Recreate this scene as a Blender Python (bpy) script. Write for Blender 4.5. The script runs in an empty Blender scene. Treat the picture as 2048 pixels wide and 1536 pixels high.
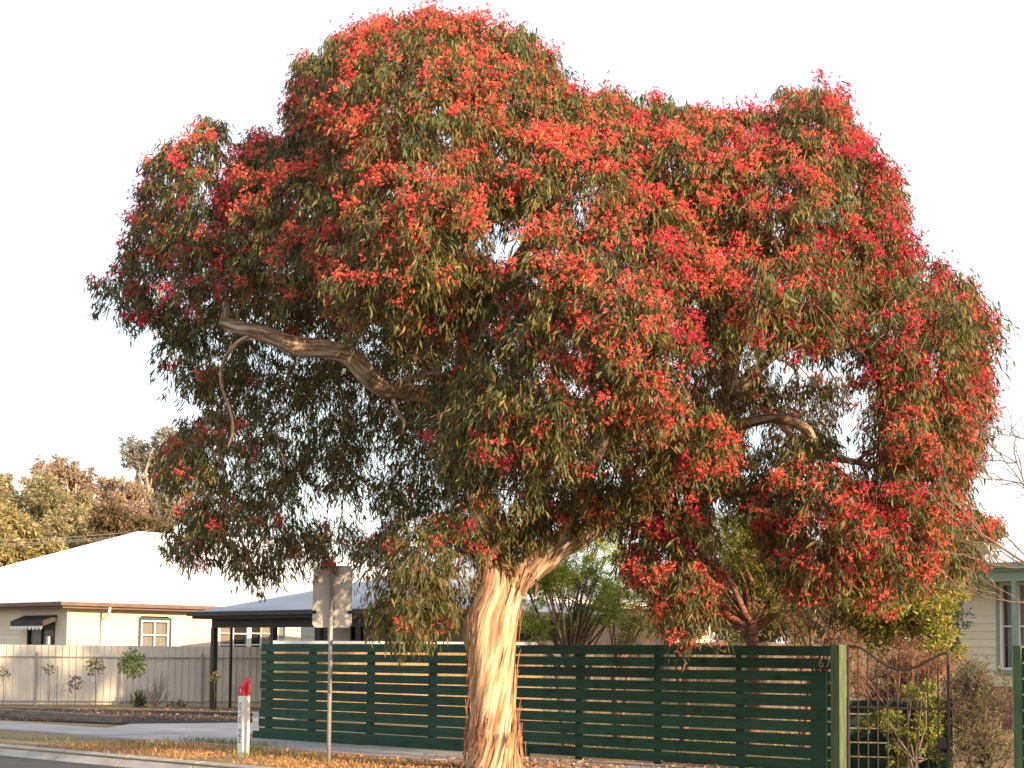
import bpy, math, random
import numpy as np
from mathutils import Vector, Matrix, noise as mnoise

random.seed(11)
rng = np.random.default_rng(11)
sc = bpy.context.scene
COL = sc.collection

# ------------------------------------------------------------------ camera
F, PW, PH = 3500.0, 2048.0, 1536.0            # focal length in photo pixels, photo size
CAM_H, PITCH, ROLL = 1.53, math.radians(4.0), math.radians(0.5)
SHIFT = (1311.5 - PH/2 - F*math.tan(PITCH)) / PW
cam_d = bpy.data.cameras.new('camera')
cam = bpy.data.objects.new('camera', cam_d); COL.objects.link(cam)
cam_d.sensor_fit = 'HORIZONTAL'; cam_d.sensor_width = 36.0
cam_d.lens = 36.0*F/PW; cam_d.shift_y = SHIFT
cam_d.clip_start = 0.1; cam_d.clip_end = 6000
RC = Matrix.Rotation(math.pi/2 + PITCH, 3, 'X') @ Matrix.Rotation(ROLL, 3, 'Z')
cam.matrix_world = Matrix.Translation((0, 0, CAM_H)) @ RC.to_4x4()
sc.camera = cam

# ------------------------------------------------------------------ sky, sun, exposure
SUN_AZ, SUN_EL = math.radians(46), math.radians(15)     # azimuth: to the side of straight behind the camera
S = Vector((math.sin(SUN_AZ)*math.cos(SUN_EL), -math.cos(SUN_AZ)*math.cos(SUN_EL), math.sin(SUN_EL)))
w = bpy.data.worlds.new('World'); sc.world = w; w.use_nodes = True
nt = w.node_tree
sky = nt.nodes.new('ShaderNodeTexSky'); sky.sky_type = 'NISHITA'; sky.sun_disc = False
sky.sun_elevation = SUN_EL; sky.sun_rotation = math.atan2(S.x, S.y)
sky.air_density = 1.0; sky.dust_density = 1.5; sky.ozone_density = 1.0
bg = nt.nodes['Background']; bg.inputs['Strength'].default_value = 0.15
veil = nt.nodes.new('ShaderNodeMix'); veil.data_type = 'RGBA'; veil.inputs[0].default_value = 0.65      # even milky haze over the clear sky
nt.links.new(sky.outputs['Color'], veil.inputs[6]); veil.inputs[7].default_value = (3.6, 3.6, 3.75, 1)
nt.links.new(veil.outputs[2], bg.inputs['Color'])
sun_d = bpy.data.lights.new('sun', 'SUN'); sun_d.energy = 4.2; sun_d.angle = math.radians(0.6)
sun_d.color = (1.0, 0.70, 0.42)
sun = bpy.data.objects.new('sun', sun_d); COL.objects.link(sun)
sun.rotation_euler = S.to_track_quat('Z', 'Y').to_euler(); sun.location = S*60
sc.view_settings.view_transform = 'Standard'; sc.view_settings.look = 'None'
sc.view_settings.exposure = 1.25; sc.view_settings.gamma = 1.0
sc.cycles.use_denoising = True; sc.cycles.denoiser = 'OPENIMAGEDENOISE'
sc.cycles.denoising_input_passes = 'RGB_ALBEDO_NORMAL'; sc.cycles.denoising_prefilter = 'ACCURATE'
sc.cycles.max_bounces = 6; sc.cycles.transparent_max_bounces = 4

# ------------------------------------------------------------------ pixel -> place
def ray(px, py):
    return RC @ Vector(((px - PW/2)/F, (PH/2 - py)/F + SHIFT*PW/F, -1.0))
def at(px, py, Y):                       # the point of that sight line at depth Y
    d = ray(px, py); return Vector((d.x/d.y*Y, Y, CAM_H + d.z/d.y*Y))
def gnd(px, py, z=0.0):                  # where that sight line meets the ground
    d = ray(px, py); t = (z - CAM_H)/d.z; return Vector((d.x*t, d.y*t, z))
def col_hit(px, py, P, u):               # parameter along the wall P + t*u met by the sight line, and its height
    d = ray(px, py); k = d.x/d.y
    t = (k*P[1] - P[0])/(u[0] - k*u[1]); Y = P[1] + t*u[1]
    return t, CAM_H + d.z/d.y*Y
_A, _B = gnd(505, 1476), gnd(1668, 1554)
D = (_B - _A); D.z = 0; D.normalize()                 # along the street, towards the near end
N2 = Vector((-D.y, D.x, 0))                           # away from the road
PF = _A.dot(N2)                                       # distance of the slat fence from the camera across the street
def st(u, p, z=0.0): return D*u + N2*p + Vector((0, 0, z))
def up(v): return v.dot(D), v.dot(N2)

# ------------------------------------------------------------------ materials
def mat(name, c1, c2=None, scale=4.0, rough=0.75, bump=0.0, bscale=40.0, stretch=(1, 1, 1), spec=0.3, c3=None, metal=0.0,
        lo=0.35, hi=0.65, detail=6.0, attr=None, vary=0.0, knots=0.0):
    m = bpy.data.materials.new(name); m.use_nodes = True
    t = m.node_tree; b = t.nodes['Principled BSDF']; L = t.links.new
    b.inputs['Roughness'].default_value = rough; b.inputs['Specular IOR Level'].default_value = spec
    b.inputs['Metallic'].default_value = metal
    if attr:
        co = t.nodes.new('ShaderNodeAttribute'); co.attribute_name = attr; cs = co.outputs['Vector']
    else:
        co = t.nodes.new('ShaderNodeTexCoord'); cs = co.outputs['Object']
    mp = t.nodes.new('ShaderNodeMapping'); mp.inputs['Scale'].default_value = stretch
    L(cs, mp.inputs['Vector'])
    if c2 is None: c2 = tuple(x*0.82 for x in c1)
    n = t.nodes.new('ShaderNodeTexNoise'); n.inputs['Scale'].default_value = scale; n.inputs['Detail'].default_value = detail
    n.inputs['Roughness'].default_value = 0.62
    L(mp.outputs['Vector'], n.inputs['Vector'])
    r = t.nodes.new('ShaderNodeValToRGB'); r.color_ramp.elements[0].position = lo; r.color_ramp.elements[1].position = hi
    r.color_ramp.elements[0].color = (*c2, 1); r.color_ramp.elements[1].color = (*c1, 1)
    if c3:
        e = r.color_ramp.elements.new(hi + 0.07); e.color = (*c3, 1)
    L(n.outputs['Fac'], r.inputs['Fac']); out = r.outputs['Color']
    if knots:                              # dark timber knots
        vo = t.nodes.new('ShaderNodeTexVoronoi'); vo.inputs['Scale'].default_value = knots
        mk = t.nodes.new('ShaderNodeMapping'); mk.inputs['Scale'].default_value = (1, 1, 1.6); L(cs, mk.inputs['Vector']); L(mk.outputs['Vector'], vo.inputs['Vector'])
        kr = t.nodes.new('ShaderNodeMapRange'); kr.inputs[1].default_value = .10; kr.inputs[2].default_value = .22; kr.inputs[3].default_value = .6; kr.inputs[4].default_value = 1
        L(vo.outputs['Distance'], kr.inputs[0])
        mv = t.nodes.new('ShaderNodeVectorMath'); mv.operation = 'SCALE'; L(out, mv.inputs[0]); L(kr.outputs[0], mv.inputs['Scale']); out = mv.outputs[0]
    if vary:                               # each board, slab or brick a little lighter or darker than the next
        oi = t.nodes.new('ShaderNodeObjectInfo'); mr = t.nodes.new('ShaderNodeMapRange')
        mr.inputs[3].default_value = 1-vary; mr.inputs[4].default_value = 1+vary; L(oi.outputs['Random'], mr.inputs[0])
        ms = t.nodes.new('ShaderNodeVectorMath'); ms.operation = 'SCALE'; L(out, ms.inputs[0]); L(mr.outputs[0], ms.inputs['Scale']); out = ms.outputs[0]
    L(out, b.inputs['Base Color'])
    if bump:
        n2 = t.nodes.new('ShaderNodeTexNoise'); n2.inputs['Scale'].default_value = bscale; n2.inputs['Detail'].default_value = 5
        L(mp.outputs['Vector'], n2.inputs['Vector'])
        bp = t.nodes.new('ShaderNodeBump'); bp.inputs['Strength'].default_value = bump; bp.inputs['Distance'].default_value = 0.02
        L(n2.outputs['Fac'], bp.inputs['Height']); L(bp.outputs['Normal'], b.inputs['Normal'])
    return m

def leafmat(name, transl=0.35, rough=0.5, spec=0.35):
    m = bpy.data.materials.new(name); m.use_nodes = True
    t = m.node_tree; b = t.nodes['Principled BSDF']; L = t.links.new
    a = t.nodes.new('ShaderNodeAttribute'); a.attribute_name = 'tint'
    L(a.outputs['Color'], b.inputs['Base Color'])
    b.inputs['Roughness'].default_value = rough; b.inputs['Specular IOR Level'].default_value = spec
    tr = t.nodes.new('ShaderNodeBsdfTranslucent'); L(a.outputs['Color'], tr.inputs['Color'])
    mx = t.nodes.new('ShaderNodeMixShader'); mx.inputs['Fac'].default_value = transl
    L(b.outputs['BSDF'], mx.inputs[1]); L(tr.outputs['BSDF'], mx.inputs[2])
    L(mx.outputs['Shader'], t.nodes['Material Output'].inputs['Surface'])
    return m

def glassmat(name, col=(0.03, 0.035, 0.04), alpha=0.22):
    m = bpy.data.materials.new(name); m.use_nodes = True
    t = m.node_tree; b = t.nodes['Principled BSDF']; L = t.links.new
    b.inputs['Base Color'].default_value = (*col, 1); b.inputs['Roughness'].default_value = 0.06
    b.inputs['Specular IOR Level'].default_value = 0.6
    tr = t.nodes.new('ShaderNodeBsdfTransparent')
    mx = t.nodes.new('ShaderNodeMixShader'); mx.inputs['Fac'].default_value = alpha
    L(tr.outputs['BSDF'], mx.inputs[1]); L(b.outputs['BSDF'], mx.inputs[2])
    L(mx.outputs['Shader'], t.nodes['Material Output'].inputs['Surface'])
    return m

def roofmat(name, c1, c2, axis, rough=0.5):     # corrugated sheet: relief of the ribs only
    m = mat(name, c1, c2, 0.8, rough, spec=0.4)
    t = m.node_tree; b = t.nodes['Principled BSDF']; L = t.links.new
    co = t.nodes.new('ShaderNodeTexCoord'); dp = t.nodes.new('ShaderNodeVectorMath'); dp.operation = 'DOT_PRODUCT'
    dp.inputs[1].default_value = axis; L(co.outputs['Object'], dp.inputs[0])
    mu = t.nodes.new('ShaderNodeMath'); mu.operation = 'MULTIPLY'; mu.inputs[1].default_value = 2*math.pi/0.19
    L(dp.outputs['Value'], mu.inputs[0])
    si = t.nodes.new('ShaderNodeMath'); si.operation = 'SINE'; L(mu.outputs[0], si.inputs[0])
    bp = t.nodes.new('ShaderNodeBump'); bp.inputs['Strength'].default_value = 0.5; bp.inputs['Distance'].default_value = 0.012
    L(si.outputs[0], bp.inputs['Height']); L(bp.outputs['Normal'], b.inputs['Normal'])
    return m

R2 = math.sqrt(0.5)
UA = Vector((R2, R2, 0)); UB = Vector((-R2, R2, 0))     # the two wall directions of the white-roofed house
MT = {}
MT['soil'] = mat('dry_ground', (0.30, 0.21, 0.11), (0.17, 0.14, 0.06), 0.7, 0.95, 0.5, 30, c3=(0.36, 0.25, 0.14))
MT['asphalt'] = mat('asphalt', (0.075, 0.078, 0.085), (0.05, 0.05, 0.056), 3, 0.85, 0.4, 120)
MT['kerb'] = mat('kerb_concrete', (0.46, 0.44, 0.40), (0.33, 0.31, 0.28), 3, 0.9, 0.3, 60, vary=.10)
MT['path'] = mat('path_concrete', (0.42, 0.40, 0.38), (0.33, 0.31, 0.30), 1.3, 0.9, 0.25, 60, vary=.08)
MT['paint'] = mat('road_paint', (0.75, 0.75, 0.73), (0.5, 0.5, 0.5), 9, 0.7)
MT['mulch'] = mat('dark_mulch', (0.06, 0.048, 0.042), (0.02, 0.017, 0.016), 30, 0.95, 0.9, 60)
MT['sleeper'] = mat('weathered_sleeper', (0.26, 0.22, 0.18), (0.15, 0.12, 0.1), 2, 0.9, 0.4, 30, (1, 1, 6))
MT['green'] = mat('green_fence_paint', (0.026, 0.074, 0.044), (0.014, 0.046, 0.029), 2.2, 0.68, 0.35, 26, (1.2, 1.2, 7), spec=0.3, vary=.28, knots=2.3)
MT['green2'] = mat('green_post_paint', (0.115, 0.15, 0.075), (0.05, 0.095, 0.055), 2.5, 0.7, 0.3, 26, (5, 5, 1))
MT['rawwood'] = mat('bare_board_end', (0.62, 0.57, 0.47), (0.5, 0.44, 0.36), 20, 0.9)
MT['cream'] = mat('cream_weatherboard', (0.76, 0.69, 0.52), (0.66, 0.59, 0.45), 0.8, 0.6, 0.1, 30, vary=.05)
MT['creamC'] = mat('ivory_weatherboard', (0.78, 0.70, 0.52), (0.68, 0.60, 0.45), 0.8, 0.6, 0.1, 30, vary=.05)
MT['core'] = mat('unlit_interior', (0.05, 0.045, 0.04), (0.035, 0.03, 0.03), 1, 0.9)  # near-black colour stands in for the unlit rooms behind the windows
MT['greyboard'] = mat('grey_weatherboard', (0.50, 0.49, 0.46), (0.40, 0.39, 0.37), 0.8, 0.65)
MT['white'] = mat('white_gloss_paint', (0.80, 0.79, 0.76), (0.7, 0.69, 0.67), 2, 0.45)
MT['dark'] = mat('charcoal_paint', (0.055, 0.05, 0.052), (0.035, 0.032, 0.035), 2, 0.6)
MT['brown'] = mat('brown_fascia_paint', (0.20, 0.13, 0.10), (0.14, 0.09, 0.075), 2, 0.6)
MT['sage'] = mat('sage_green_trim', (0.28, 0.36, 0.28), (0.22, 0.30, 0.23), 2, 0.6)
MT['tealtrim'] = mat('teal_trim', (0.04, 0.10, 0.11), (0.03, 0.07, 0.08), 2, 0.55)
MT['glass'] = glassmat('window_glass')
MT['curtain'] = mat('net_curtain', (0.62, 0.60, 0.55), (0.38, 0.37, 0.35), 1, 0.9, 0, 10, (22, 22, 0.5))
MT['blind'] = mat('warm_blind', (0.60, 0.50, 0.36), (0.5, 0.4, 0.3), 1, 0.9)
MT['brick'] = mat('red_brick', (0.33, 0.15, 0.10), (0.22, 0.10, 0.07), 6, 0.9, 0.3, 60, vary=.25)
MT['mortar'] = mat('mortar', (0.45, 0.41, 0.36), (0.36, 0.33, 0.29), 8, 0.95)
MT['stone'] = mat('pale_base_stone', (0.40, 0.39, 0.36), (0.28, 0.27, 0.26), 3, 0.9, 0.4, 20)
MT['roofA'] = roofmat('white_roof_iron', (0.80, 0.82, 0.83), (0.70, 0.73, 0.75), UA)
MT['roofA2'] = roofmat('white_roof_iron_across', (0.80, 0.82, 0.83), (0.70, 0.73, 0.75), UB)
MT['roofP'] = roofmat('blue_grey_roof_iron', (0.20, 0.24, 0.30), (0.16, 0.19, 0.25), UB)
MT['roofG'] = roofmat('grey_roof_iron', (0.50, 0.53, 0.56), (0.42, 0.45, 0.48), UA)
MT['colorbond'] = mat('stone_steel_sheet', (0.62, 0.58, 0.50), (0.54, 0.50, 0.43), 1.6, 0.5, spec=0.4, vary=.04)
MT['cbpost'] = mat('grey_steel_post', (0.30, 0.30, 0.29), (0.24, 0.24, 0.23), 2, 0.5)
MT['galv'] = mat('galvanised_steel', (0.42, 0.42, 0.40), (0.33, 0.33, 0.32), 9, 0.5, metal=0.3)
MT['signback'] = mat('bare_aluminium_sheet', (0.66, 0.63, 0.57), (0.58, 0.55, 0.50), 3, 0.55, metal=0.1)
MT['black'] = mat('black_rubber', (0.015, 0.015, 0.015), None, 5, 0.6)
MT['plugwhite'] = mat('marker_white_paint', (0.86, 0.85, 0.83), (0.80, 0.79, 0.77), 5, 0.6, 0.1, 40)
MT['plugred'] = mat('marker_red_paint', (0.62, 0.035, 0.05), (0.52, 0.03, 0.05), 5, 0.5)
MT['ink'] = mat('purple_ink', (0.10, 0.05, 0.16), None, 5, 0.7)
MT['brass'] = mat('worn_brass', (0.42, 0.30, 0.12), (0.28, 0.2, 0.09), 12, 0.5, metal=0.5)
MT['iron'] = mat('rusty_wrought_iron', (0.065, 0.045, 0.04), (0.035, 0.028, 0.028), 14, 0.75)
MT['paling'] = mat('honey_paling', (0.55, 0.36, 0.17), (0.40, 0.26, 0.12), 1.5, 0.85, 0.2, 20, (6, 6, 0.6), vary=.2)
MT['bark'] = mat('gum_bark', (0.52, 0.33, 0.20), (0.22, 0.115, 0.065), 0.85, 0.85, 0.9, 3.6, c3=(0.64, 0.50, 0.35), attr='twist',
                 lo=0.36, hi=0.48, detail=10)
MT['limbbark'] = mat('gum_limb_bark', (0.44, 0.31, 0.20), (0.17, 0.105, 0.07), 3.4, 0.85, 0.9, 9.0, c3=(0.60, 0.51, 0.40), attr='twist',
                 lo=0.40, hi=0.54, detail=7)
MT['strip'] = mat('peeling_bark', (0.42, 0.22, 0.12), (0.24, 0.12, 0.07), 9, 0.9, 0.5, 40)
MT['twig'] = mat('grey_brown_twig', (0.22, 0.16, 0.12), (0.13, 0.10, 0.08), 5, 0.9)
MT['twigred'] = mat('reddish_twig', (0.30, 0.15, 0.11), (0.20, 0.10, 0.08), 5, 0.9)
MT['fartrunk'] = mat('pale_gum_trunk', (0.42, 0.33, 0.24), (0.28, 0.21, 0.16), 3, 0.9)
MT['wire'] = mat('wire_sheath', (0.30, 0.26, 0.22), None, 5, 0.6)
MT['leaf'] = leafmat('leaf_blade', 0.32)
MT['flower'] = leafmat('flower_stamen', 0.30, 0.7, 0.15)
MT['grass'] = leafmat('grass_blade', 0.25, 0.7, 0.2)
MT['flake'] = leafmat('litter_flake', 0.05, 0.8, 0.2)

# ------------------------------------------------------------------ building helpers
def tag(o, label=None, cat=None, group=None, kind=None):
    if label: o['label'] = label
    if cat: o['category'] = cat
    if group: o['group'] = group
    if kind: o['kind'] = kind
    return o
def thing(name, loc, label, cat, group=None):
    o = bpy.data.objects.new(name, None); COL.objects.link(o); o.location = Vector(loc)
    o.empty_display_size = 0.3
    return tag(o, label, cat, group)
def root_loc(o):
    while o is not None and o.parent is not None: o = o.parent
    return Vector(o.location) if o is not None else Vector((0, 0, 0))

class MB:                                   # collects shapes in world coordinates -> one mesh object
    def __init__(s): s.v = []; s.f = []; s.tw = []
    def hexa(s, p):                         # 8 points: bottom loop of 4, top loop of 4
        n = len(s.v); s.v += [Vector(x) for x in p]
        s.f += [(n, n+3, n+2, n+1), (n+4, n+5, n+6, n+7)] + [(n+i, n+(i+1) % 4, n+4+(i+1) % 4, n+4+i) for i in range(4)]
        return s
    def slab(s, P, u, l0, l1, v, t0, t1, z0, z1):
        P = Vector((P[0], P[1], 0)); Z = Vector((0, 0, 1)); q = []
        for z in (z0, z1):
            for (l, t) in ((l0, t0), (l1, t0), (l1, t1), (l0, t1)): q.append(P + u*l + v*t + Z*z)
        return s.hexa(q)
    def wedge(s, P, u, l0, l1, v, z0, z1, tb, tt):      # weatherboard: thicker at its lower edge
        P = Vector((P[0], P[1], 0)); q = []
        for z, t in ((z0, tb), (z1, tt)):
            zz = Vector((0, 0, z))
            q += [P + u*l0 + zz, P + u*l1 + zz, P + u*l1 + v*t + zz, P + u*l0 + v*t + zz]
        return s.hexa(q)
    def tube(s, pts, rad, n=6, cap=True, twist=0.0, rough=0.0):
        pts = [Vector(p) for p in pts]
        if not hasattr(rad, '__len__'): rad = [rad]*len(pts)
        ref = None; b0 = len(s.v); ln = 0.0
        for i, p in enumerate(pts):
            t = (pts[min(i+1, len(pts)-1)] - pts[max(i-1, 0)]).normalized()
            if ref is None:
                ref = t.orthogonal().normalized()
            ref = (ref - t*ref.dot(t)).normalized(); bi = t.cross(ref)
            if i: ln += (p - pts[i-1]).length
            for k in range(n):
                a = 2*math.pi*k/n
                rr = rad[i]
                if rough: rr *= 1 + rough*mnoise.noise(Vector((math.cos(a)*1.6, math.sin(a)*1.6, ln*1.6 + pts[0].x)))
                s.v.append(p + (ref*math.cos(a) + bi*math.sin(a))*rr)
                at_ = a + twist*ln
                s.tw.append((math.cos(at_)*rad[i]*7, math.sin(at_)*rad[i]*7, ln*0.9))
        for i in range(len(pts)-1):
            for k in range(n):
                s.f.append((b0+i*n+k, b0+i*n+(k+1) % n, b0+(i+1)*n+(k+1) % n, b0+(i+1)*n+k))
        if cap:
            s.f.append(tuple(b0+k for k in reversed(range(n)))); e = b0+(len(pts)-1)*n
            s.f.append(tuple(e+k for k in range(n)))
        return s
    def poly(s, pts, z0=None):
        n = len(s.v); s.v += [Vector(p) for p in pts]; s.f.append(tuple(range(n, n+len(pts)))); return s
    def prism(s, pts, h):                   # outline pushed along the vector h
        n = len(s.v); k = len(pts); s.v += [Vector(p) for p in pts] + [Vector(p)+h for p in pts]
        s.f += [tuple(range(n+k-1, n-1, -1)), tuple(range(n+k, n+2*k))] + [(n+i, n+(i+1) % k, n+k+(i+1) % k, n+k+i) for i in range(k)]
        return s
    def build(s, name, m, parent=None, smooth=False):
        o0 = root_loc(parent); me = bpy.data.meshes.new(name)
        me.from_pydata([tuple(x - o0) for x in s.v], [], s.f)
        if s.tw and len(s.tw) == len(s.v):
            a = me.attributes.new('twist', 'FLOAT_VECTOR', 'POINT'); a.data.foreach_set('vector', np.array(s.tw, dtype=np.float32).ravel())
        me.materials.append(MT[m] if isinstance(m, str) else m)
        if smooth: me.polygons.foreach_set('use_smooth', [True]*len(me.polygons))
        me.update()
        o = bpy.data.objects.new(name, me); COL.objects.link(o); o.parent = parent
        return o

def bigmesh(name, V, T, C, m, parent=None, kind=None):       # numpy triangles with a colour per vertex
    o0 = np.array(root_loc(parent)); V = (V - o0).astype(np.float32)
    me = bpy.data.meshes.new(name)
    me.vertices.add(len(V)); me.vertices.foreach_set('co', V.ravel())
    me.loops.add(T.size); me.loops.foreach_set('vertex_index', T.astype(np.int32).ravel())
    me.polygons.add(len(T)); me.polygons.foreach_set('loop_start', np.arange(0, T.size, 3, dtype=np.int32))
    a = me.color_attributes.new('tint', 'FLOAT_COLOR', 'POINT')
    a.data.foreach_set('color', np.concatenate([C, np.ones((len(C), 1))], 1).astype(np.float32).ravel())
    me.materials.append(MT[m]); me.update(calc_edges=True)
    o = bpy.data.objects.new(name, me); COL.objects.link(o); o.parent = parent
    if kind: o['kind'] = kind
    return o

def unit(a): return a/np.maximum(np.linalg.norm(a, axis=-1, keepdims=True), 1e-9)
def blades(B, A, ln, wd, col, bend=0.18, simple=False):
    """B base points, A axis directions, ln lengths, wd widths: pointed, bent blades of four triangles."""
    n = len(B); A = unit(A); sd = unit(np.cross(A, rng.normal(size=(n, 3)))); nm = np.cross(A, sd)
    bd = (rng.normal(size=(n, 1))*bend*ln[:, None])
    P1 = B + A*ln[:, None]*0.3 + nm*bd*0.6; P2 = B + A*ln[:, None]*0.66 + nm*bd*0.75; P3 = B + A*ln[:, None] - nm*bd*0.3
    w_ = wd[:, None]*sd
    if simple:                             # two triangles: for leaves deep in a crown or far away
        M_ = (P1+P2)/2; V = np.stack([B, M_ - w_*.5, M_ + w_*.5, P3], 1).reshape(-1, 3)
        return V, (np.arange(n)[:, None, None]*4 + np.array([[0, 1, 2], [1, 3, 2]])[None]).reshape(-1, 3), np.repeat(col, 4, 0)
    V = np.stack([B, P1 - w_*0.5, P1 + w_*0.5, P2 - w_*0.42, P2 + w_*0.42, P3], 1).reshape(-1, 3)
    f = np.array([[0, 1, 2], [1, 3, 4], [1, 4, 2], [3, 5, 4]])
    T = (np.arange(n)[:, None, None]*6 + f[None]).reshape(-1, 3)
    return V, T, np.repeat(col, 6, 0)
def join(parts):
    V, T, C, k = [], [], [], 0
    for v, t, c in parts:
        V.append(v); T.append(t + k); C.append(c); k += len(v)
    return np.concatenate(V), np.concatenate(T), np.concatenate(C)
def pick(n, cols, wts, jit=0.16):
    cols = np.array(cols); i = rng.choice(len(cols), n, p=np.array(wts)/sum(wts))
    c = cols[i]*np.exp(rng.normal(size=(n, 1))*jit)*np.exp(rng.normal(size=(n, 3))*jit*0.3)
    return np.clip(c, 0.003, 0.95)

# ================================================================== THE SETTING
def sheet(name, pts, z, m, kind='structure'):
    o = MB().poly([Vector((p[0], p[1], z)) for p in pts]).build(name, m); return tag(o, kind=kind)
KB, KF = PF - 4.75, PF - 5.10                      # back and front of the kerb
g = MB()
E = 3000
q = [st(-E, -E, -0.15), st(E, -E, -0.15), st(E, KF + 0.1, -0.15), st(-E, KF + 0.1, -0.15)]
g.poly(q); g.poly([st(-E, KF+0.1, -0.15), st(E, KF+0.1, -0.15), st(E, KF+0.1, -0.006), st(-E, KF+0.1, -0.006)])
g.poly([st(-E, KF+0.1, -0.006), st(E, KF+0.1, -0.006), st(E, E, -0.006), st(-E, E, -0.006)])
tag(g.build('ground', 'soil'), kind='structure')
tag(MB().poly([st(-300, 1.5, -0.135), st(300, 1.5, -0.135), st(300, KF+0.05, -0.135), st(-300, KF+0.05, -0.135)]).build('road', 'asphalt'), kind='structure')
tag(MB().poly([st(-60, KF-2.55, -0.131), st(60, KF-2.55, -0.131), st(60, KF-2.43, -0.131), st(-60, KF-2.43, -0.131)]).build('road_edge_line', 'paint'), kind='structure')
kerb = tag(bpy.data.objects.new('kerb', None), kind='structure'); COL.objects.link(kerb); kerb.location = st(0, KB)
k0 = None
for i in range(34):
    u0 = -44 + i*1.8
    mb = MB()
    pr = [(KF-0.02, -0.30), (KF-0.02, -0.128), (KF+0.10, -0.03), (KF+0.18, 0.012), (KB-0.02, 0.016), (KB, 0.006), (KB, -0.30)]
    mb.prism([st(u0, p, z) for p, z in pr], D*1.76)
    mb.build('kerb_stone', 'kerb', kerb)
path = tag(bpy.data.objects.new('footpath', None), kind='structure'); COL.objects.link(path); path.location = st(0, PF-1.5)
P0, P1 = PF - 2.05, PF - 0.22
for i in range(34):
    u0 = -46 + i*1.8
    dz = random.uniform(-0.006, 0.006)
    MB().prism([st(u0, P0, -0.1), st(u0+1.79, P0, -0.1), st(u0+1.79, P1, -0.1), st(u0, P1, -0.1)], Vector((0, 0, 0.125+dz))).build('concrete_slab', 'path', path)
# driveway up to the carport, from the path to the pale steel fence
drv = [st(up(gnd(430, 1452))[0], PF-0.21), st(up(gnd(506, 1476))[0]-0.15, PF-0.21), gnd(640, 1424), gnd(410, 1424)]
tag(MB().prism([Vector((p.x, p.y, -0.1)) for p in drv], Vector((0, 0, 0.112))).build('driveway', 'path'), kind='structure')
bed = [gnd(-60, 1417), gnd(120, 1419), gnd(330, 1423), gnd(505, 1427), gnd(505, 1446), gnd(236, 1449), gnd(-60, 1437)]
tag(MB().prism([Vector((p.x, p.y, -0.1)) for p in bed], Vector((0, 0, 0.122))).build('garden_bed', 'mulch'), kind='structure')
e0, e1 = gnd(-80, 1428), gnd(228, 1448); eu = (e1-e0); eL = eu.length; eu.normalize(); ev = Vector((-eu.y, eu.x, 0))
sl = thing('garden_edging', e1, 'weathered grey timber sleepers edging the dark garden bed', 'edging')
for i in range(3):
    MB().slab(e1, eu, -(i+1)*2.4+0.01, -i*2.4, ev, 0, 0.2, -0.05, 0.17).build('sleeper', 'sleeper', sl)

# ------------------------------------------------------------------ generic pieces of houses
def boards(parent, P, u, n, L, z0, z1, pitch, opens, m):
    """weatherboards on the wall P + t*u, facing n; opens = [(t0,t1,z0,z1)]"""
    z = z0; k = 0
    while z < z1 - 0.02:
        zt = min(z + pitch + 0.015, z1); segs = [(0.0, L)]
        for (a, b, c, d) in opens:
            if z < d - 0.01 and zt > c + 0.01:
                new = []
                for (s0, s1) in segs:
                    if b <= s0 or a >= s1: new.append((s0, s1)); continue
                    if a > s0: new.append((s0, a))
                    if b < s1: new.append((b, s1))
                segs = new
        for (s0, s1) in segs:
            if s1 - s0 > 0.03: MB().wedge(P, u, s0, s1, n, z, zt, 0.034, 0.014).build('weatherboard', m, parent)
        z += pitch
def window(root, P, u, n, t0, t1, z0, z1, frame='white', trim=None, cols=1, rows=2, back='curtain', backspan=(0, 1)):
    w = MB(); fw = 0.055
    w.slab(P, u, t0, t0+fw, n, -0.09, 0.045, z0, z1); w.slab(P, u, t1-fw, t1, n, -0.09, 0.045, z0, z1)
    w.slab(P, u, t0+fw, t1-fw, n, -0.09, 0.043, z1-fw, z1); w.slab(P, u, t0+fw, t1-fw, n, -0.09, 0.043, z0, z0+fw)
    fr = w.build('window', frame, root)
    iw = (t1-t0-2*fw)
    for c in range(1, cols):
        x = t0+fw+iw*c/cols; MB().slab(P, u, x-0.02, x+0.02, n, -0.05, 0.02, z0+fw, z1-fw).build('mullion', frame, fr)
    for r in range(1, rows):
        zz = z0+(z1-z0)*r/rows; MB().slab(P, u, t0+fw, t1-fw, n, -0.052, 0.017, zz-0.018, zz+0.018).build('glazing_bar', frame, fr)
    MB().slab(P, u, t0+fw, t1-fw, n, -0.03, -0.024, z0+fw, z1-fw).build('pane', 'glass', fr)
    if back:
        a, b = backspan
        MB().slab(P, u, t0+fw+iw*a, t0+fw+iw*b, n, -0.088, -0.082, z0+fw, z1-fw).build('curtain', back, fr)
    if trim:
        b = MB(); k = 0.09
        b.slab(P, u, t0-k, t0-0.002, n, 0.0, 0.05, z0-0.02, z1+k); b.slab(P, u, t1+0.002, t1+k, n, 0.0, 0.05, z0-0.02, z1+k)
        b.slab(P, u, t0-0.002, t1+0.002, n, 0.0, 0.048, z1+0.002, z1+k)
        b.build('architrave', trim, fr)
        MB().slab(P, u, t0-k-0.03, t1+k+0.03, n, 0.0, 0.10, z0-0.09, z0-0.022).build('sill', trim, fr)
    return fr
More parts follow.
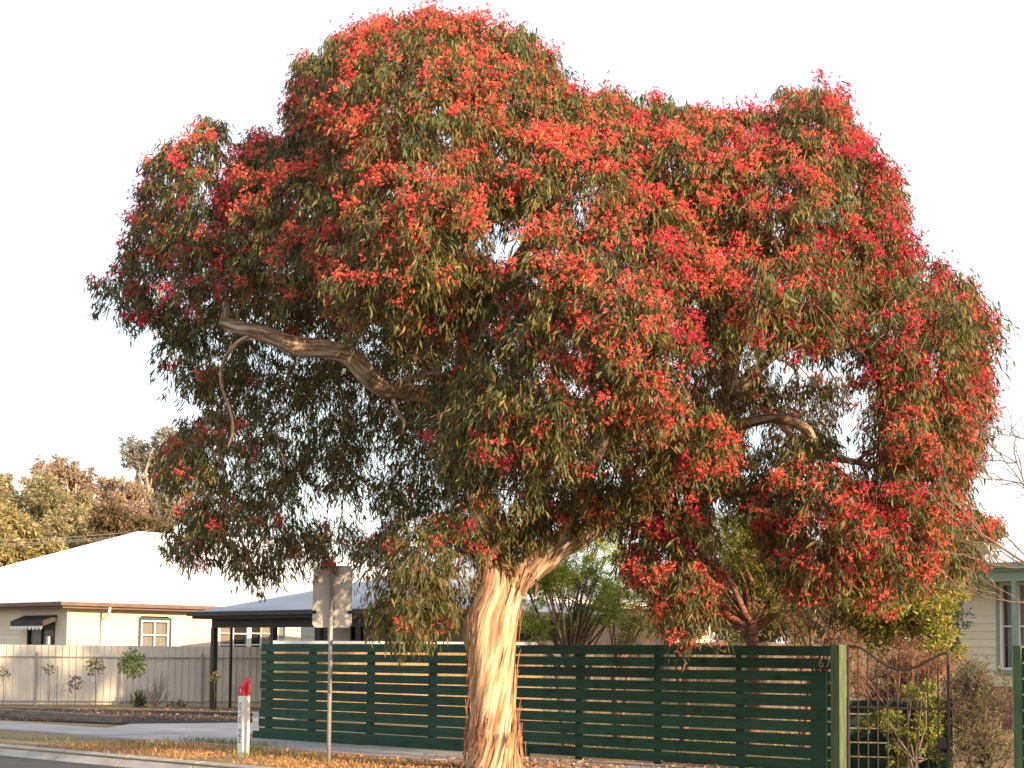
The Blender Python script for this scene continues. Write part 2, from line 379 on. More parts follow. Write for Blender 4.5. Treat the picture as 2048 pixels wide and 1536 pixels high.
def hip_roof(root, C, a, La, b, Lb, z, oh, pitch, m1, m2, fascia, capmat=None):
    """near corner C, wall directions a (long) and b; hipped roof with fascia boards and ridge caps"""
    Z = Vector((0, 0, 1)); C = Vector((C[0], C[1], 0))
    c = [C - a*oh - b*oh, C + a*(La+oh) - b*oh, C + a*(La+oh) + b*(Lb+oh), C - a*oh + b*(Lb+oh)]
    h = math.tan(pitch)*(Lb/2+oh); e = z+0.02
    r0 = C + a*(Lb/2) + b*(Lb/2) + Z*(e+h); r1 = C + a*(La-Lb/2) + b*(Lb/2) + Z*(e+h)
    ce = [p + Z*e for p in c]
    A = MB(); A.poly([ce[0], ce[1], r1, r0]); A.poly([ce[2], ce[3], r0, r1]); ro = A.build('roof', m1, root)
    MB().poly([ce[3], ce[0], r0]).build('roof_end', m2, ro); MB().poly([ce[1], ce[2], r1]).build('roof_end', m2, ro)
    MB().poly([p + Z*(z-0.12) for p in reversed(c)]).build('soffit', fascia, ro)
    for (p, q) in ((0, 1), (1, 2), (2, 3), (3, 0)):
        uu = (c[q]-c[p]); Ln = uu.length; uu.normalize(); vv = Vector((uu.y, -uu.x, 0))
        MB().slab(c[p], uu, 0.0, Ln, vv, -0.02, 0.005, z-0.16, z+0.0).build('fascia', fascia, ro)
        MB().slab(c[p], uu, -0.1, Ln+0.1, vv, 0.008, 0.12, z-0.085, z+0.03).build('gutter', fascia, ro)
    if capmat:
        for (p, q) in ((ce[0], r0), (ce[3], r0), (ce[1], r1), (ce[2], r1), (r0, r1)):
            MB().tube([p+Z*0.01, q+Z*0.01], 0.05, 6).build('ridge_cap', capmat, ro)
    return ro

# ------------------------------------------------------------------ white-roofed weatherboard house
CA = at(134, 1290, 53.0); CA.z = 0
ha = thing('weatherboard_house', CA, 'cream weatherboard house with a white iron hip roof behind the pale steel fence', 'house')
LA, LB, ZE = 20.0, 13.6, 3.0
NA = Vector((R2, -R2, 0)); NB = Vector((-R2, -R2, 0))
core = MB().slab(CA, UA, 0.13, LA-0.13, UB, 0.13, LB-0.13, 0.0, ZE-0.1).build('wall', 'core', ha)
opA = []; winA = []
for (x0, x1, y0, y1, kw) in ((281, 337, 1240, 1300, dict(trim='tealtrim', cols=2, rows=2)),
                             (437, 496, 1244, 1312, dict(cols=2, rows=3, back='blind', backspan=(0, 0.45))),
                             (499, 545, 1244, 1312, dict(cols=2, rows=3, back='blind', backspan=(0.55, 1))),
                             (554, 572, 1244, 1312, dict(cols=1, rows=2))):
    t0, za = col_hit(x0, y0, CA, UA); t1, _ = col_hit(x1, y0, CA, UA); _, zb = col_hit((x0+x1)/2, y1, CA, UA)
    opA.append((t0, t1, zb, za)); winA.append(kw)
wa = MB().slab(CA, UA, 0, LA, NA, -0.13, -0.128, 0, 0.5).build('wall_base', 'stone', ha)
boards(core, CA, UA, NA, LA, 0.5, ZE-0.12, 0.155, opA, 'cream')
for o_, kw in zip(opA, winA): window(ha, CA, UA, NA, *o_[:4], **kw)
P_ = CA; UBn = UB
t0, za = col_hit(112, 1246, CA, UB); t1, _ = col_hit(57, 1246, CA, UB); _, zb = col_hit(85, 1292, CA, UB)
opB = [(t0, t1, zb, za)]
boards(core, CA, UB, NB, LB, 0.5, ZE-0.12, 0.155, opB, 'cream')
window(ha, CA, UB, NB, t0, t1, zb, za, 'dark', None, 2, 1)
MB().slab(CA, UA, -0.05, 0.04, UB, -0.05, 0.04, 0.0, ZE-0.12).build('corner_stop', 'cream', ha)
aw = MB(); aw.hexa([CA+UB*(t0-.12)+NB*.06+Vector((0, 0, za+.06)), CA+UB*(t1+.2)+NB*.06+Vector((0, 0, za+.06)), CA+UB*(t1+.2)+NB*.5+Vector((0, 0, za-.10)), CA+UB*(t0-.12)+NB*.5+Vector((0, 0, za-.10)),
                    CA+UB*(t0-.12)+NB*.05+Vector((0, 0, za+.24)), CA+UB*(t1+.2)+NB*.05+Vector((0, 0, za+.24)), CA+UB*(t1+.2)+NB*.52+Vector((0, 0, za+.05)), CA+UB*(t0-.12)+NB*.52+Vector((0, 0, za+.05))])
awo = aw.build('window_awning', 'dark', ha)
nsc = 9
for i in range(nsc):
    x = t0-.12+(t1-t0+.32)*(i+.5)/nsc; r_ = (t1-t0+.32)/nsc*.46
    pts = [CA+UB*(x+r_*math.cos(a))+NB*.525+Vector((0, 0, za-.10-r_*1.2*math.sin(a))) for a in [math.pi*k/6 for k in range(7)]]
    MB().prism(pts, NB*.008).build('scallop', 'white', awo)
hip_roof(ha, CA, UA, LA, UB, LB, ZE, 0.45, math.radians(21), 'roofA', 'roofA2', 'brown', 'roofA')
dp = [CA+UA*1.15+NA*z_[0]+Vector((0, 0, z_[1])) for z_ in ((0.5, ZE-.10), (0.45, ZE-.28), (0.12, ZE-.5), (0.09, ZE-.7), (0.09, 0.1))]
MB().tube(dp, 0.045, 8).build('downpipe', 'white', ha)
MB().slab(CA, UB, 0.9, 1.05, NB, 0.02, 0.1, 1.75, 2.0).build('meter_box', 'white', ha)
# a chimney on the far slope, seen through the leaves
ch = CA + UA*9.5 + UB*6.2
cho = MB().slab(ch, UA, 0, 0.75, UB, 0, 0.6, 3.5, 6.5).build('chimney', 'brick', ha)
MB().slab(ch, UA, -.07, 0.82, UB, -.07, 0.67, 6.5, 6.68).build('chimney_cap', 'brick', cho)

# ------------------------------------------------------------------ grey house behind the slat fence, with its carport
WB0 = at(602, 1290, 52.5); WB0.z = 0
UW = Vector((R2, -R2, 0)); LW = 8.6
hb = thing('weatherboard_house', WB0, 'shaded grey weatherboard house behind the carport and the gum trunk', 'house')
core = MB().slab(WB0, UW, 0.0, LW, UA, 0.14, 7.0, 0.0, 3.0).build('wall', 'core', hb)
ops = []
for (x0, x1, y0, y1) in ((632, 656, 1240, 1330), (703, 742, 1238, 1330)):
    a, za = col_hit(x0, y0, WB0, UW); b, _ = col_hit(x1, y0, WB0, UW); ops.append((a, b, 0.35, za))
boards(core, WB0, UW, NB, LW, 0.35, 2.95, 0.155, ops, 'greyboard')
MB().slab(WB0, UW, 0, LW, NB, -0.13, -0.002, 0, 0.34).build('wall_base', 'stone', hb)
for i, (a, b, c, d) in enumerate(ops):
    fr = window(hb, WB0, UW, NB, a, b, c, d, 'dark', None, 1 + i, 2, None)
hip_roof(hb, WB0, UW, LW, UA, 7.0, 3.05, 0.4, math.radians(20), 'roofG', 'roofG', 'white', 'roofG')
# carport
K0 = at(383, 1300, 48.0); K0.z = 0
cp = thing('carport', K0, 'open carport with dark posts and a blue grey iron roof beside the cream house', 'carport')
KL, KD, KZ = 8.4, 6.6, 2.62
hip_roof(cp, K0 + UW*0.35 + UA*0.35, UW, KL, UA, KD, KZ, 0.35, math.radians(15), 'roofP', 'roofP', 'dark')
MB().slab(K0, UW, 0.35, KL, NB, -0.50, -0.40, KZ-0.40, KZ-0.16).build('beam', 'dark', cp)
for px, wd in ((428, 0.07), (547, 0.07), (640, 0.07), (735, 0.07)):
    t, _ = col_hit(px, 1300, K0+UA*0.45, UW)
    MB().slab(K0+UA*0.45, UW, t-wd, t+wd, NB, -wd, wd, 0, KZ-0.40).build('post', 'dark', cp)
t, _ = col_hit(462, 1300, K0+UA*1.6, UW)
MB().slab(K0+UA*1.6, UW, t-.03, t+.03, NB, -.03, .03, 0, KZ-0.1).build('post', 'dark', cp)

# ------------------------------------------------------------------ pale steel sheet fence
f0 = gnd(-90, 1411.5); f1 = at(560, 1300, 50.6); f1.z = 0
fu = (f1-f0); fL = fu.length; fu.normalize(); fn = Vector((fu.y, -fu.x, 0))
cb = thing('steel_fence', f0, 'pale stone coloured ribbed steel sheet fence in front of the cream house', 'fence')
tpx = [col_hit(x, 1350, f0, fu)[0] for x in (73, 240)]
pw = tpx[1]-tpx[0]; t = tpx[0]-pw; edges = []
while t < fL+pw: edges.append(t); t += pw
for i in range(len(edges)-1):
    a, b = edges[i], edges[i+1]; ns = int(round((b-a)/0.19)); st_ = (b-a)/ns; pr = []
    for k in range(ns):
        x = a + k*st_
        pr += [(x, 0.0), (x+st_*.62, 0.0), (x+st_*.70, 0.034), (x+st_*.92, 0.034)]
    pr.append((b, 0.0)); mb = MB(); h0, h1 = 0.05, 1.72
    for (x, y) in pr: mb.v += [f0+fu*x+fn*y+Vector((0, 0, h0)), f0+fu*x+fn*y+Vector((0, 0, h1))]
    mb.f = [(2*k, 2*k+2, 2*k+3, 2*k+1) for k in range(len(pr)-1)]
    mb.build('sheet_panel', 'colorbond', cb)
    for z in (0.12, 1.37):
        MB().slab(f0, fu, a+.03, b-.03, fn, 0.036, 0.062, z, z+0.035).build('rail', 'cbpost', cb)
for k, a in enumerate(edges):
    MB().slab(f0, fu, a-.028, a+.028, fn, 0.035, 0.085, 0, 1.52 if k != 2 else 1.30).build('post', 'cbpost', cb)

# ------------------------------------------------------------------ honey paling fence and white cap behind the slat fence
y0 = 41.0
pf0 = at(548, 1300, y0); pf0.z = 0; pf1 = at(1075, 1300, y0-1.5); pf1.z = 0
pu = pf1-pf0; pL = pu.length; pu.normalize(); pn = Vector((pu.y, -pu.x, 0))
pfc = thing('paling_fence', pf0, 'honey coloured paling fence with a white cap seen through the green slats', 'fence')
x = 0.0
while x < pL:
    wv = 0.15; MB().slab(pf0, pu, x+.004, x+wv-.004, pn, 0, 0.018+random.uniform(0, .006), 0.03, 1.735).build('paling', 'paling', pfc); x += wv
MB().slab(pf0, pu, 0.0, pL, pn, -0.05, 0.07, 1.74, 1.835).build('capping', 'white', pfc)
for z in (0.35, 1.25): MB().slab(pf0, pu, 0, pL, pn, -0.07, -0.002, z, z+.07).build('rail', 'paling', pfc)

# ------------------------------------------------------------------ dark green slat fence
FH = 1.70
A0 = st(up(gnd(517, 1478))[0], PF); A1 = st(up(gnd(1664, 1554))[0], PF)
GL = (A1-A0).length
gf = thing('slat_fence', A0, 'dark green fence of wide horizontal boards behind the gum tree', 'fence')
FN = -N2
bay = [0.0]
for px in (620, 737, 861, 1003, 1156, 1313, 1477): bay.append(col_hit(px, 1380, A0, D)[0])
bay.append(GL)
rows = 10; pitch_ = (FH-0.02)/rows; bh = pitch_-0.033
cuts = [0, 2, 4, 5, 7, 8]
rnd = random.Random(5)
for r in range(rows):
    z = FH - (r+1)*pitch_ + (pitch_-bh)
    cs = [0, 8]; cs += rnd.sample([2, 3, 4, 5, 6], 2); cs = sorted(set(cs))
    for i in range(len(cs)-1):
        a, b = bay[cs[i]], bay[cs[i+1]]
        e_l = -0.13 + rnd.uniform(-.03, .03) if i == 0 else 0.003
        dz0, dz1 = rnd.uniform(-.006, .006), rnd.uniform(-.006, .006); th = 0.022 + rnd.uniform(-.004, .003)
        l0, l1 = a+e_l, b-0.003
        zz0, zz1 = z+dz0, z+dz1; pts = []
        hh = bh + (0.022 if r in (6, 7) and i == 0 else 0.012 if r > 3 else 0) + rnd.uniform(-.006, .004)
        for tt in (0.0, th):
            pass
        P = A0
        pts = [P+D*l0+FN*0+Vector((0, 0, zz0)), P+D*l1+Vector((0, 0, zz1)), P+D*l1+FN*th+Vector((0, 0, zz1)), P+D*l0+FN*th+Vector((0, 0, zz0)),
               P+D*l0+Vector((0, 0, zz0+hh)), P+D*l1+Vector((0, 0, zz1+hh)), P+D*l1+FN*th+Vector((0, 0, zz1+hh)), P+D*l0+FN*th+Vector((0, 0, zz0+hh))]
        bo = MB().hexa(pts).build('board', 'green', gf)
        if i == 0:
            MB().slab(P, D, l0-.006, l0-.001, FN, 0.001, th-.001, zz0+.003, zz0+hh-.003).build('bare_end', 'rawwood', bo)
for k, b in enumerate(bay[:-1]):
    if k == 0: b = 0.05
    MB().slab(A0, D, b-.05, b+.05, FN, -0.10, -0.002, 0, FH-.03).build('post', 'green', gf)
MB().slab(A0, D, -.30, GL*.55, FN, 0.012, 0.05, 0.005, 0.14).build('plinth_board', 'green', gf)
MB().slab(A0, D, GL-.32, GL-.06, FN, 0.03, 0.05, 0.02, FH-pitch_*2-.02).build('cover_board', 'green', gf)
ep = MB(); ep.slab(A1, D, -.01, .13, FN, -0.12, 0.035, 0, FH+.01); ep.build('end_post', 'green2', gf)
def text_mesh(body, size, name, m, parent, M4, ext=0.004):
    cu = bpy.data.curves.new(name, 'FONT'); cu.body = body; cu.size = size; cu.extrude = ext; cu.align_x = 'CENTER'; cu.align_y = 'CENTER'
    tmp = bpy.data.objects.new(name, cu); COL.objects.link(tmp)
    dg = bpy.context.evaluated_depsgraph_get(); me = bpy.data.meshes.new_from_object(tmp.evaluated_get(dg))
    bpy.data.objects.remove(tmp)
    o0 = root_loc(parent); me.transform(Matrix.Translation(-o0) @ M4); me.materials.clear(); me.materials.append(MT[m])
    o = bpy.data.objects.new(name, me); COL.objects.link(o); o.parent = parent; return o
def frame4(org, x, y, z):
    m = Matrix((x, y, z)).transposed().to_4x4(); m.translation = org; return m
tn, zn = col_hit(1643, 1327, A0+FN*.03, D)
Zv = Vector((0, 0, 1))
text_mesh('6', 0.17, 'house_number', 'brass', gf, frame4(A0+D*tn+FN*.034+Zv*zn, D, Zv, FN))
text_mesh('7', 0.17, 'house_number', 'brass', gf, frame4(A0+D*(tn+.11)+FN*.034+Zv*zn, D, Zv, FN))

# ------------------------------------------------------------------ wrought iron gate
g0 = at(1697, 1420, 21.9); g0.z = 0; g1 = at(1897, 1420, 21.2); g1.z = 0
gu = g1-g0; gL = gu.length; gu.normalize(); gn = Vector((gu.y, -gu.x, 0))
gt = thing('iron_gate', g0, 'wrought iron gate with thin bars and a dipping top rail', 'gate')
def gtop(s): return 1.69 - 0.24*math.sin(math.pi*min(max((s-.1)/.86, 0), 1))**1.3 - 0.09*s
mb = MB(); mb.tube([g0+gu*gL*k/24+Zv*gtop(k/24) for k in range(25)], 0.016, 6).build('top_rail', 'iron', gt)
mb = MB(); mb.slab(g0, gu, 0, gL, gn, -.013, .013, 0.92, 0.945).build('middle_rail', 'iron', gt)
mb = MB(); mb.slab(g0, gu, 0, gL, gn, -.013, .013, 0.10, 0.13).build('bottom_rail', 'iron', gt)
for k in range(11):
    s_ = k/10; r_ = 0.0085 if 0 < k < 10 else 0.018
    MB().tube([g0+gu*gL*s_+Zv*0.03, g0+gu*gL*s_+Zv*(gtop(s_))], r_, 6).build('bar', 'iron', gt)
lp = MB().slab(g1, gu, -.12, -.02, gn, -.02, .03, 0.46, 0.58).build('latch_plate', 'iron', gt)
# green low boards beyond the gate
q0 = at(1684, 1400, 23.7); q0.z = 0; q1 = at(1905, 1400, 23.3); q1.z = 0; qd = (q1-q0).normalized(); qL = (q1-q0).length; qn = Vector((qd.y, -qd.x, 0))
lf = thing('low_slat_fence', q0, 'low green board fence in shade beyond the iron gate', 'fence')
for r in range(5):
    MB().slab(q0, qd, 0, qL, qn, 0, .022, .04+r*.19, .04+r*.19+.172).build('board', 'green', lf)
for t_ in (.05, qL/2, qL-.05): MB().slab(q0, qd, t_-.04, t_+.04, qn, -.08, -.002, 0, 1.02).build('post', 'green', lf)
# tall green panel at the edge of the frontage
r0 = at(2031, 1400, 20.6); r0.z = 0
rf = thing('green_fence_panel', r0, 'tall green fence post with board panel beside the ivory house', 'fence')
MB().slab(r0, D, 0, .10, FN, -.05, .05, 0, 1.70).build('post', 'green2', rf)
for r in range(9): MB().slab(r0, D, .105, 2.2, FN, -.0, .022, .03+r*.185, .03+r*.185+.165).build('board', 'green', rf)

# ------------------------------------------------------------------ ivory house with sage trim
CC = at(1916, 1300, 40.0); CC.z = 0
UC = D; NC = -N2; LC = 11.0
hc = thing('weatherboard_house', CC, 'ivory weatherboard house with sage green veranda trim behind the gate shrubs', 'house')
core = MB().slab(CC, UC, 0, LC, N2, 0.14, 9, 0.0, 3.5).build('wall', 'core', hc)
t0, za = col_hit(1996, 1166, CC, UC); t1, _ = col_hit(2075, 1166, CC, UC); _, zb = col_hit(2020, 1340, CC, UC)
opc = [(t0, t1, zb, za)]
boards(core, CC, UC, NC, LC, 0.95, 3.55, 0.175, opc, 'creamC')
window(hc, CC, UC, NC, t0+.06, t1, zb, za, 'white', 'sage', 2, 2, 'curtain', (0.08, .9))
MB().slab(CC, UC, -.03, .03, NC, -.14, 0.045, 0.9, 3.55).build('corner_stop', 'tealtrim', hc)
bs = MB().slab(CC, UC, 0, LC, NC, -.14, -.005, 0, 0.94).build('base_wall', 'mortar', hc)
z = 0.02; row = 0
while z < 0.90:
    x = -0.12 if row % 2 else 0.0
    while x < 6.0:
        a_, b_ = max(x, 0.0), x+.23
        MB().slab(CC, UC, a_, b_, NC, -.003, .008, z, z+.076).build('brick', 'brick', bs); x += .24
    z += .086; row += 1
hip_roof(hc, CC, UC, LC, N2, 9.0, 3.62, 0.95, math.radians(20), 'roofA', 'roofA2', 'sage', 'roofA')
tq, _ = col_hit(2031, 1300, CC+NC*.85, UC)
MB().slab(CC+NC*.85, UC, tq-.055, tq+.055, NC, -.055, .055, 0, 3.32).build('veranda_post', 'sage', hc)
MB().slab(CC+NC*.85, UC, -.9, LC, NC, -.05, .05, 3.24, 3.46).build('veranda_beam', 'sage', hc)
# pale house far behind the shrubs
CD = at(1160, 1300, 56.0); CD.z = 0
hd = thing('weatherboard_house', CD, 'sunlit pale house glimpsed behind the feathery green shrubs', 'house')
core = MB().slab(CD, UA, 0.13, 6.5, UB, .14, 6, 0, 2.9).build('wall', 'core', hd)
opd = [(2.2, 3.6, 1.0, 2.3)]
boards(core, CD, UA, NA, 6.6, 0.3, 2.9, .17, opd, 'cream')
for o_ in opd: window(hd, CD, UA, NA, *o_, 'white', None, 2, 2)
boards(core, CD, UB, NB, 6.1, 0.3, 2.9, .17, [], 'cream')
hip_roof(hd, CD, UA, 6.6, UB, 6.1, 2.95, .4, math.radians(22), 'roofG', 'roofG', 'white')

MT['oldpaling'] = mat('weathered_paling', (0.34, 0.27, 0.17), (0.20, 0.16, 0.11), 1.5, 0.9, 0.2, 20, (6, 6, .6), vary=.25)
z0f = at(1080, 1300, 39.5); z0f.z = 0; z1f = at(1930, 1300, 36.0); z1f.z = 0
zu = z1f-z0f; zL = zu.length; zu.normalize(); zn_ = Vector((zu.y, -zu.x, 0))
bf = thing('paling_fence', z0f, 'weathered brown back fence of upright palings behind the shrubs', 'fence')
x = 0.0
while x < zL:
    MB().slab(z0f, zu, x+.004, x+.141, zn_, 0, .018+random.uniform(0, .006), .03, 1.86+random.uniform(-.02, .02)).build('paling', 'oldpaling', bf); x += .145
for z in (.35, 1.45): MB().slab(z0f, zu, 0, zL, zn_, -.07, -.002, z, z+.07).build('rail', 'oldpaling', bf)

# ------------------------------------------------------------------ sign seen from behind
sp = gnd(657, 1526)
sg = thing('street_sign', sp, 'blank back of a street sign on a galvanised pole', 'sign')
top = at(663.5, 1131, sp.y)
MB().tube([sp - Zv*.1, sp + (top-sp)*.5, top], 0.030, 12).build('pole', 'galv', sg, True)
MB().tube([top - Zv*.01, top + Zv*.02], 0.033, 12).build('pole_cap', 'galv', sg)
pd = (top-sp).normalized()
sx = Vector((math.cos(math.radians(-14)), math.sin(math.radians(-14)), 0)); sn = sx.cross(pd).normalized(); sx = pd.cross(sn).normalized()
if sn.y > 0: sn = -sn
sw, sh, cr = 0.59/2, 0.88, 0.07
cz = top - pd*(sh/2 + 0.0)
pts = []
for (ax, ay, a0) in ((1, 1, 0), (-1, 1, 90), (-1, -1, 180), (1, -1, 270)):
    for k in range(6):
        a = math.radians(a0 + 18*k); pts.append(cz + sx*(ax*(sw-cr)+cr*math.cos(a)) + pd*(ay*(sh/2-cr)+cr*math.sin(a)) - sn*0.045)
pl = MB().prism(pts, -sn*0.004).build('plate', 'signback', sg)
for dz in (-0.14, -0.72):
    c = top + pd*dz
    br = MB(); br.hexa([c+sx*a+pd*b-sn*t_ for b in (-.02, .02) for (a, t_) in ((-.05, .0), (.05, .0), (.05, .044), (-.05, .044))])
    br.build('bracket', 'galv', sg)
MB().tube([top-pd*(sh+.02), top-pd*(sh-.02)], 0.036, 12).build('clamp_band', 'galv', sg)
for a in (-1, 1):
    c = cz + sx*a*(sw-.028) - pd*.22
    MB().hexa([c+sx*x_+pd*b-sn*t_ for b in (-.02, .02) for (x_, t_) in ((-.03, .028), (.03, .028), (.03, .044), (-.03, .044))]).build('edge_clip', 'black', sg)

# ------------------------------------------------------------------ fire plug marker
fpb = gnd(486, 1513)
fp = thing('fire_plug_marker', fpb, 'white fire plug marker post with a slanted red top on the verge', 'marker post')
wx = 0.098
an = math.radians(44)
fx = Vector((math.cos(an), math.sin(an), 0)); fy = Vector((-math.sin(an), math.cos(an), 0))     # fx: wide face edge, fy: lettered face edge
fh = 0.90; Lx, Ly = 0.125, 0.125
def fpp(a, b, z): return fpb + fx*(a*Lx/2) + fy*(b*Ly/2) + Zv*z
body = MB().hexa([fpp(-1, -1, -.1), fpp(1, -1, -.1), fpp(1, 1, -.1), fpp(-1, 1, -.1), fpp(-1, -1, fh), fpp(1, -1, fh), fpp(1, 1, fh), fpp(-1, 1, fh)])
body.build('post', 'plugwhite', fp)
e_ = 1.015
capm = MB().hexa([fpp(-e_, -e_, fh+.001), fpp(e_, -e_, fh+.001), fpp(e_, e_, fh+.001), fpp(-e_, e_, fh+.001),
           fpp(-e_, -e_, fh+.135), fpp(e_, -e_, fh+.27), fpp(e_, e_, fh+.27), fpp(-e_, e_, fh+.135)])
capo = capm.build('cap', 'plugred', fp)
# lettering runs up the face whose outward normal is -fx
ln = -fx
M_ = frame4(fpp(-1, 0, 0.52)+ln*.002, Zv, -fy*-1 if False else fy, ln)
xd = Zv; yd = ln.cross(xd)
text_mesh('FIRE  PLUG', 0.105, 'lettering', 'ink', fp, frame4(fpp(-1, 0, 0.50)+ln*.0015, xd, yd, ln) @ Matrix.Diagonal((1.22, 0.85, 1, 1)), .001)
text_mesh('F', 0.10, 'marker_symbol', 'plugwhite', fp, frame4(fpp(-e_, 0, fh+.065)+ln*.0015, xd.cross(ln)*-1 if False else ln.cross(Zv)*-1, Zv, ln), .001)

# ================================================================== THE RED-FLOWERED GUM
TY = gnd(990, 1542).y
tb = gnd(990, 1542)
tree = thing('flowering_gum_tree', tb, 'large spreading gum tree covered in red blossom on the verge', 'tree')
# --- crown outline read from the photograph
OUT = np.array([(585,150),(600,112),(640,84),(700,62),(740,42),(800,22),(850,2),(890,6),(920,36),(960,42),(1010,42),(1060,62),(1092,92),(1120,122),(1140,166),(1172,184),(1188,160),(1215,160),(1240,178),(1290,198),(1340,188),(1380,202),(1420,217),(1470,212),(1518,228),(1538,188),(1570,182),(1600,184),(1640,176),(1680,188),(1700,218),(1710,262),(1740,288),(1780,302),(1800,342),(1797,380),(1815,412),(1816,460),(1828,505),(1850,492),(1870,487),(1895,507),(1920,542),(1950,572),(1985,592),(1995,622),(1986,680),(1972,710),(1980,760),(1972,800),(1984,832),(1966,880),(1950,930),(1930,980),(1922,1012),(1958,1022),(1988,1016),(1994,1046),(1970,1082),(1964,1120),(1934,1150),(1890,1154),(1862,1140),(1842,1182),(1800,1214),(1740,1208),(1690,1180),(1640,1195),(1600,1186),(1560,1172),(1530,1140),(1512,1092),(1480,1020),(1445,1000),(1425,1050),(1424,1120),(1444,1200),(1440,1244),(1400,1270),(1342,1268),(1310,1230),(1290,1180),(1252,1140),(1236,1084),(1214,1044),(1180,1056),(1130,1076),(1050,1100),(1000,1108),(962,1112),(948,1180),(922,1212),(890,1262),(860,1298),(822,1303),(780,1288),(752,1258),(738,1200),(742,1150),(700,1114),(650,1130),(610,1142),(565,1136),(548,1188),(502,1190),(470,1152),(446,1112),(410,1140),(372,1150),(350,1122),(318,1110),(300,1072),(332,1040),(370,1020),(366,988),(312,952),(305,916),(340,890),(350,842),(382,816),(420,800),(382,790),(350,770),(330,740),(324,690),(290,660),(240,650),(200,620),(182,580),(176,546),(210,516),(250,514),(252,470),(266,440),(266,390),(282,340),(320,302),(360,262),(400,238),(448,242),(466,268),(474,292),(492,272),(520,256),(546,272),(580,242),(582,190)], float)
HOLES = [(1002, 492, 42, 46), (1712, 850, 22, 58), (1700, 905, 26, 34), (1570, 716, 72, 15), (1510, 872, 30, 24), (1450, 520, 24, 22), (640, 1010, 28, 24),
         (735, 1020, 26, 34), (775, 925, 16, 20), (330, 560, 20, 14), (470, 285, 14, 26), (1850, 560, 22, 20), (375, 800, 40, 16)]
def inside(px, py):
    x1, y1 = OUT[:, 0], OUT[:, 1]; x2, y2 = np.roll(x1, -1), np.roll(y1, -1)
    c = ((y1[None] > py[:, None]) != (y2[None] > py[:, None])) & (px[:, None] < (x2-x1)[None]*(py[:, None]-y1[None])/(y2-y1+1e-9)[None] + x1[None])
    return c.sum(1) % 2 == 1
def edged(px, py):
    a = OUT; b = np.roll(OUT, -1, 0); p = np.stack([px, py], 1); ab = b-a
    t = np.clip(((p[:, None]-a[None])*ab[None]).sum(2)/(ab**2).sum(1)[None], 0, 1)
    return np.sqrt(((p[:, None]-a[None]-t[..., None]*ab[None])**2).sum(2)).min(1)
def hole_clear(px, py, r):               # distance in px to the nearest gap in the crown
    d = np.full(len(px), 1e9)
    for (hx, hy, rx, ry) in HOLES:
        q = np.sqrt(((px-hx)/rx)**2 + ((py-hy)/ry)**2); d = np.minimum(d, (q-1)*min(rx, ry))
    return d
MPP = TY/F                                # metres per photo pixel at the trunk
DARK = np.array([(430, 600), (560, 640), (620, 600), (800, 640), (830, 760), (880, 860), (930, 900), (940, 1060), (780, 1100), (560, 1100), (470, 1000), (440, 800)], float)
DARK2 = np.array([(1440, 680), (1640, 690), (1720, 760), (1720, 940), (1640, 900), (1480, 950), (1430, 820)], float)
def inpoly(poly, x, y):
    x1, y1 = poly[:, 0], poly[:, 1]; x2, y2 = np.roll(x1, -1), np.roll(y1, -1)
    return ((((y1 > y) != (y2 > y)) & (x < (x2-x1)*(y-y1)/(y2-y1+1e-9)+x1)).sum() % 2) == 1
cl = []                                   # clumps: centre, radius, flower share, density
def addc(px, py, Y, r, fl, dn): cl.append((np.array(at(px, py, Y)), r, fl, dn))
cand = 60000
cx = rng.uniform(170, 2000, cand); cy = rng.uniform(0, 1310, cand)
ok = inside(cx, cy); cx, cy = cx[ok], cy[ok]
ed = edged(cx, cy); hc_ = hole_clear(cx, cy, 0)
Sx, Sy = S.x/math.cos(SUN_EL), S.y/math.cos(SUN_EL); tanE = math.tan(SUN_EL)
def shades_trunk(c, r):
    dx, dy = c[0]-tb.x, c[1]-tb.y
    s_ = dx*Sx + dy*Sy; l_ = dx*Sy - dy*Sx
    if s_ < 0.6 or abs(l_) > r+0.30: return False
    z_ = c[2]-s_*tanE
    return z_ - r < 2.75
def shades_sign(c, r):
    dx, dy = c[0]-sp.x, c[1]-sp.y
    s_ = dx*Sx + dy*Sy; l_ = dx*Sy - dy*Sx; z_ = c[2]-s_*tanE
    return s_ > 0.3 and abs(l_) < r*.9+0.30 and 1.8 < z_ + r*.7 and z_ - r*1.25 < 2.85
def flower_share(x, y):
    f = 0.72
    if x < 620: f = 0.30 + 0.25*(y < 620)
    if x < 980 and y > 640: f = 0.12
    if x < 480 and y > 820: f = 0.26
    if 980 <= x < 1260 and y > 900: f = 0.30
    if x > 1700 and y > 950: f = 0.75
    return f
kept = []; deep = []; tone = []
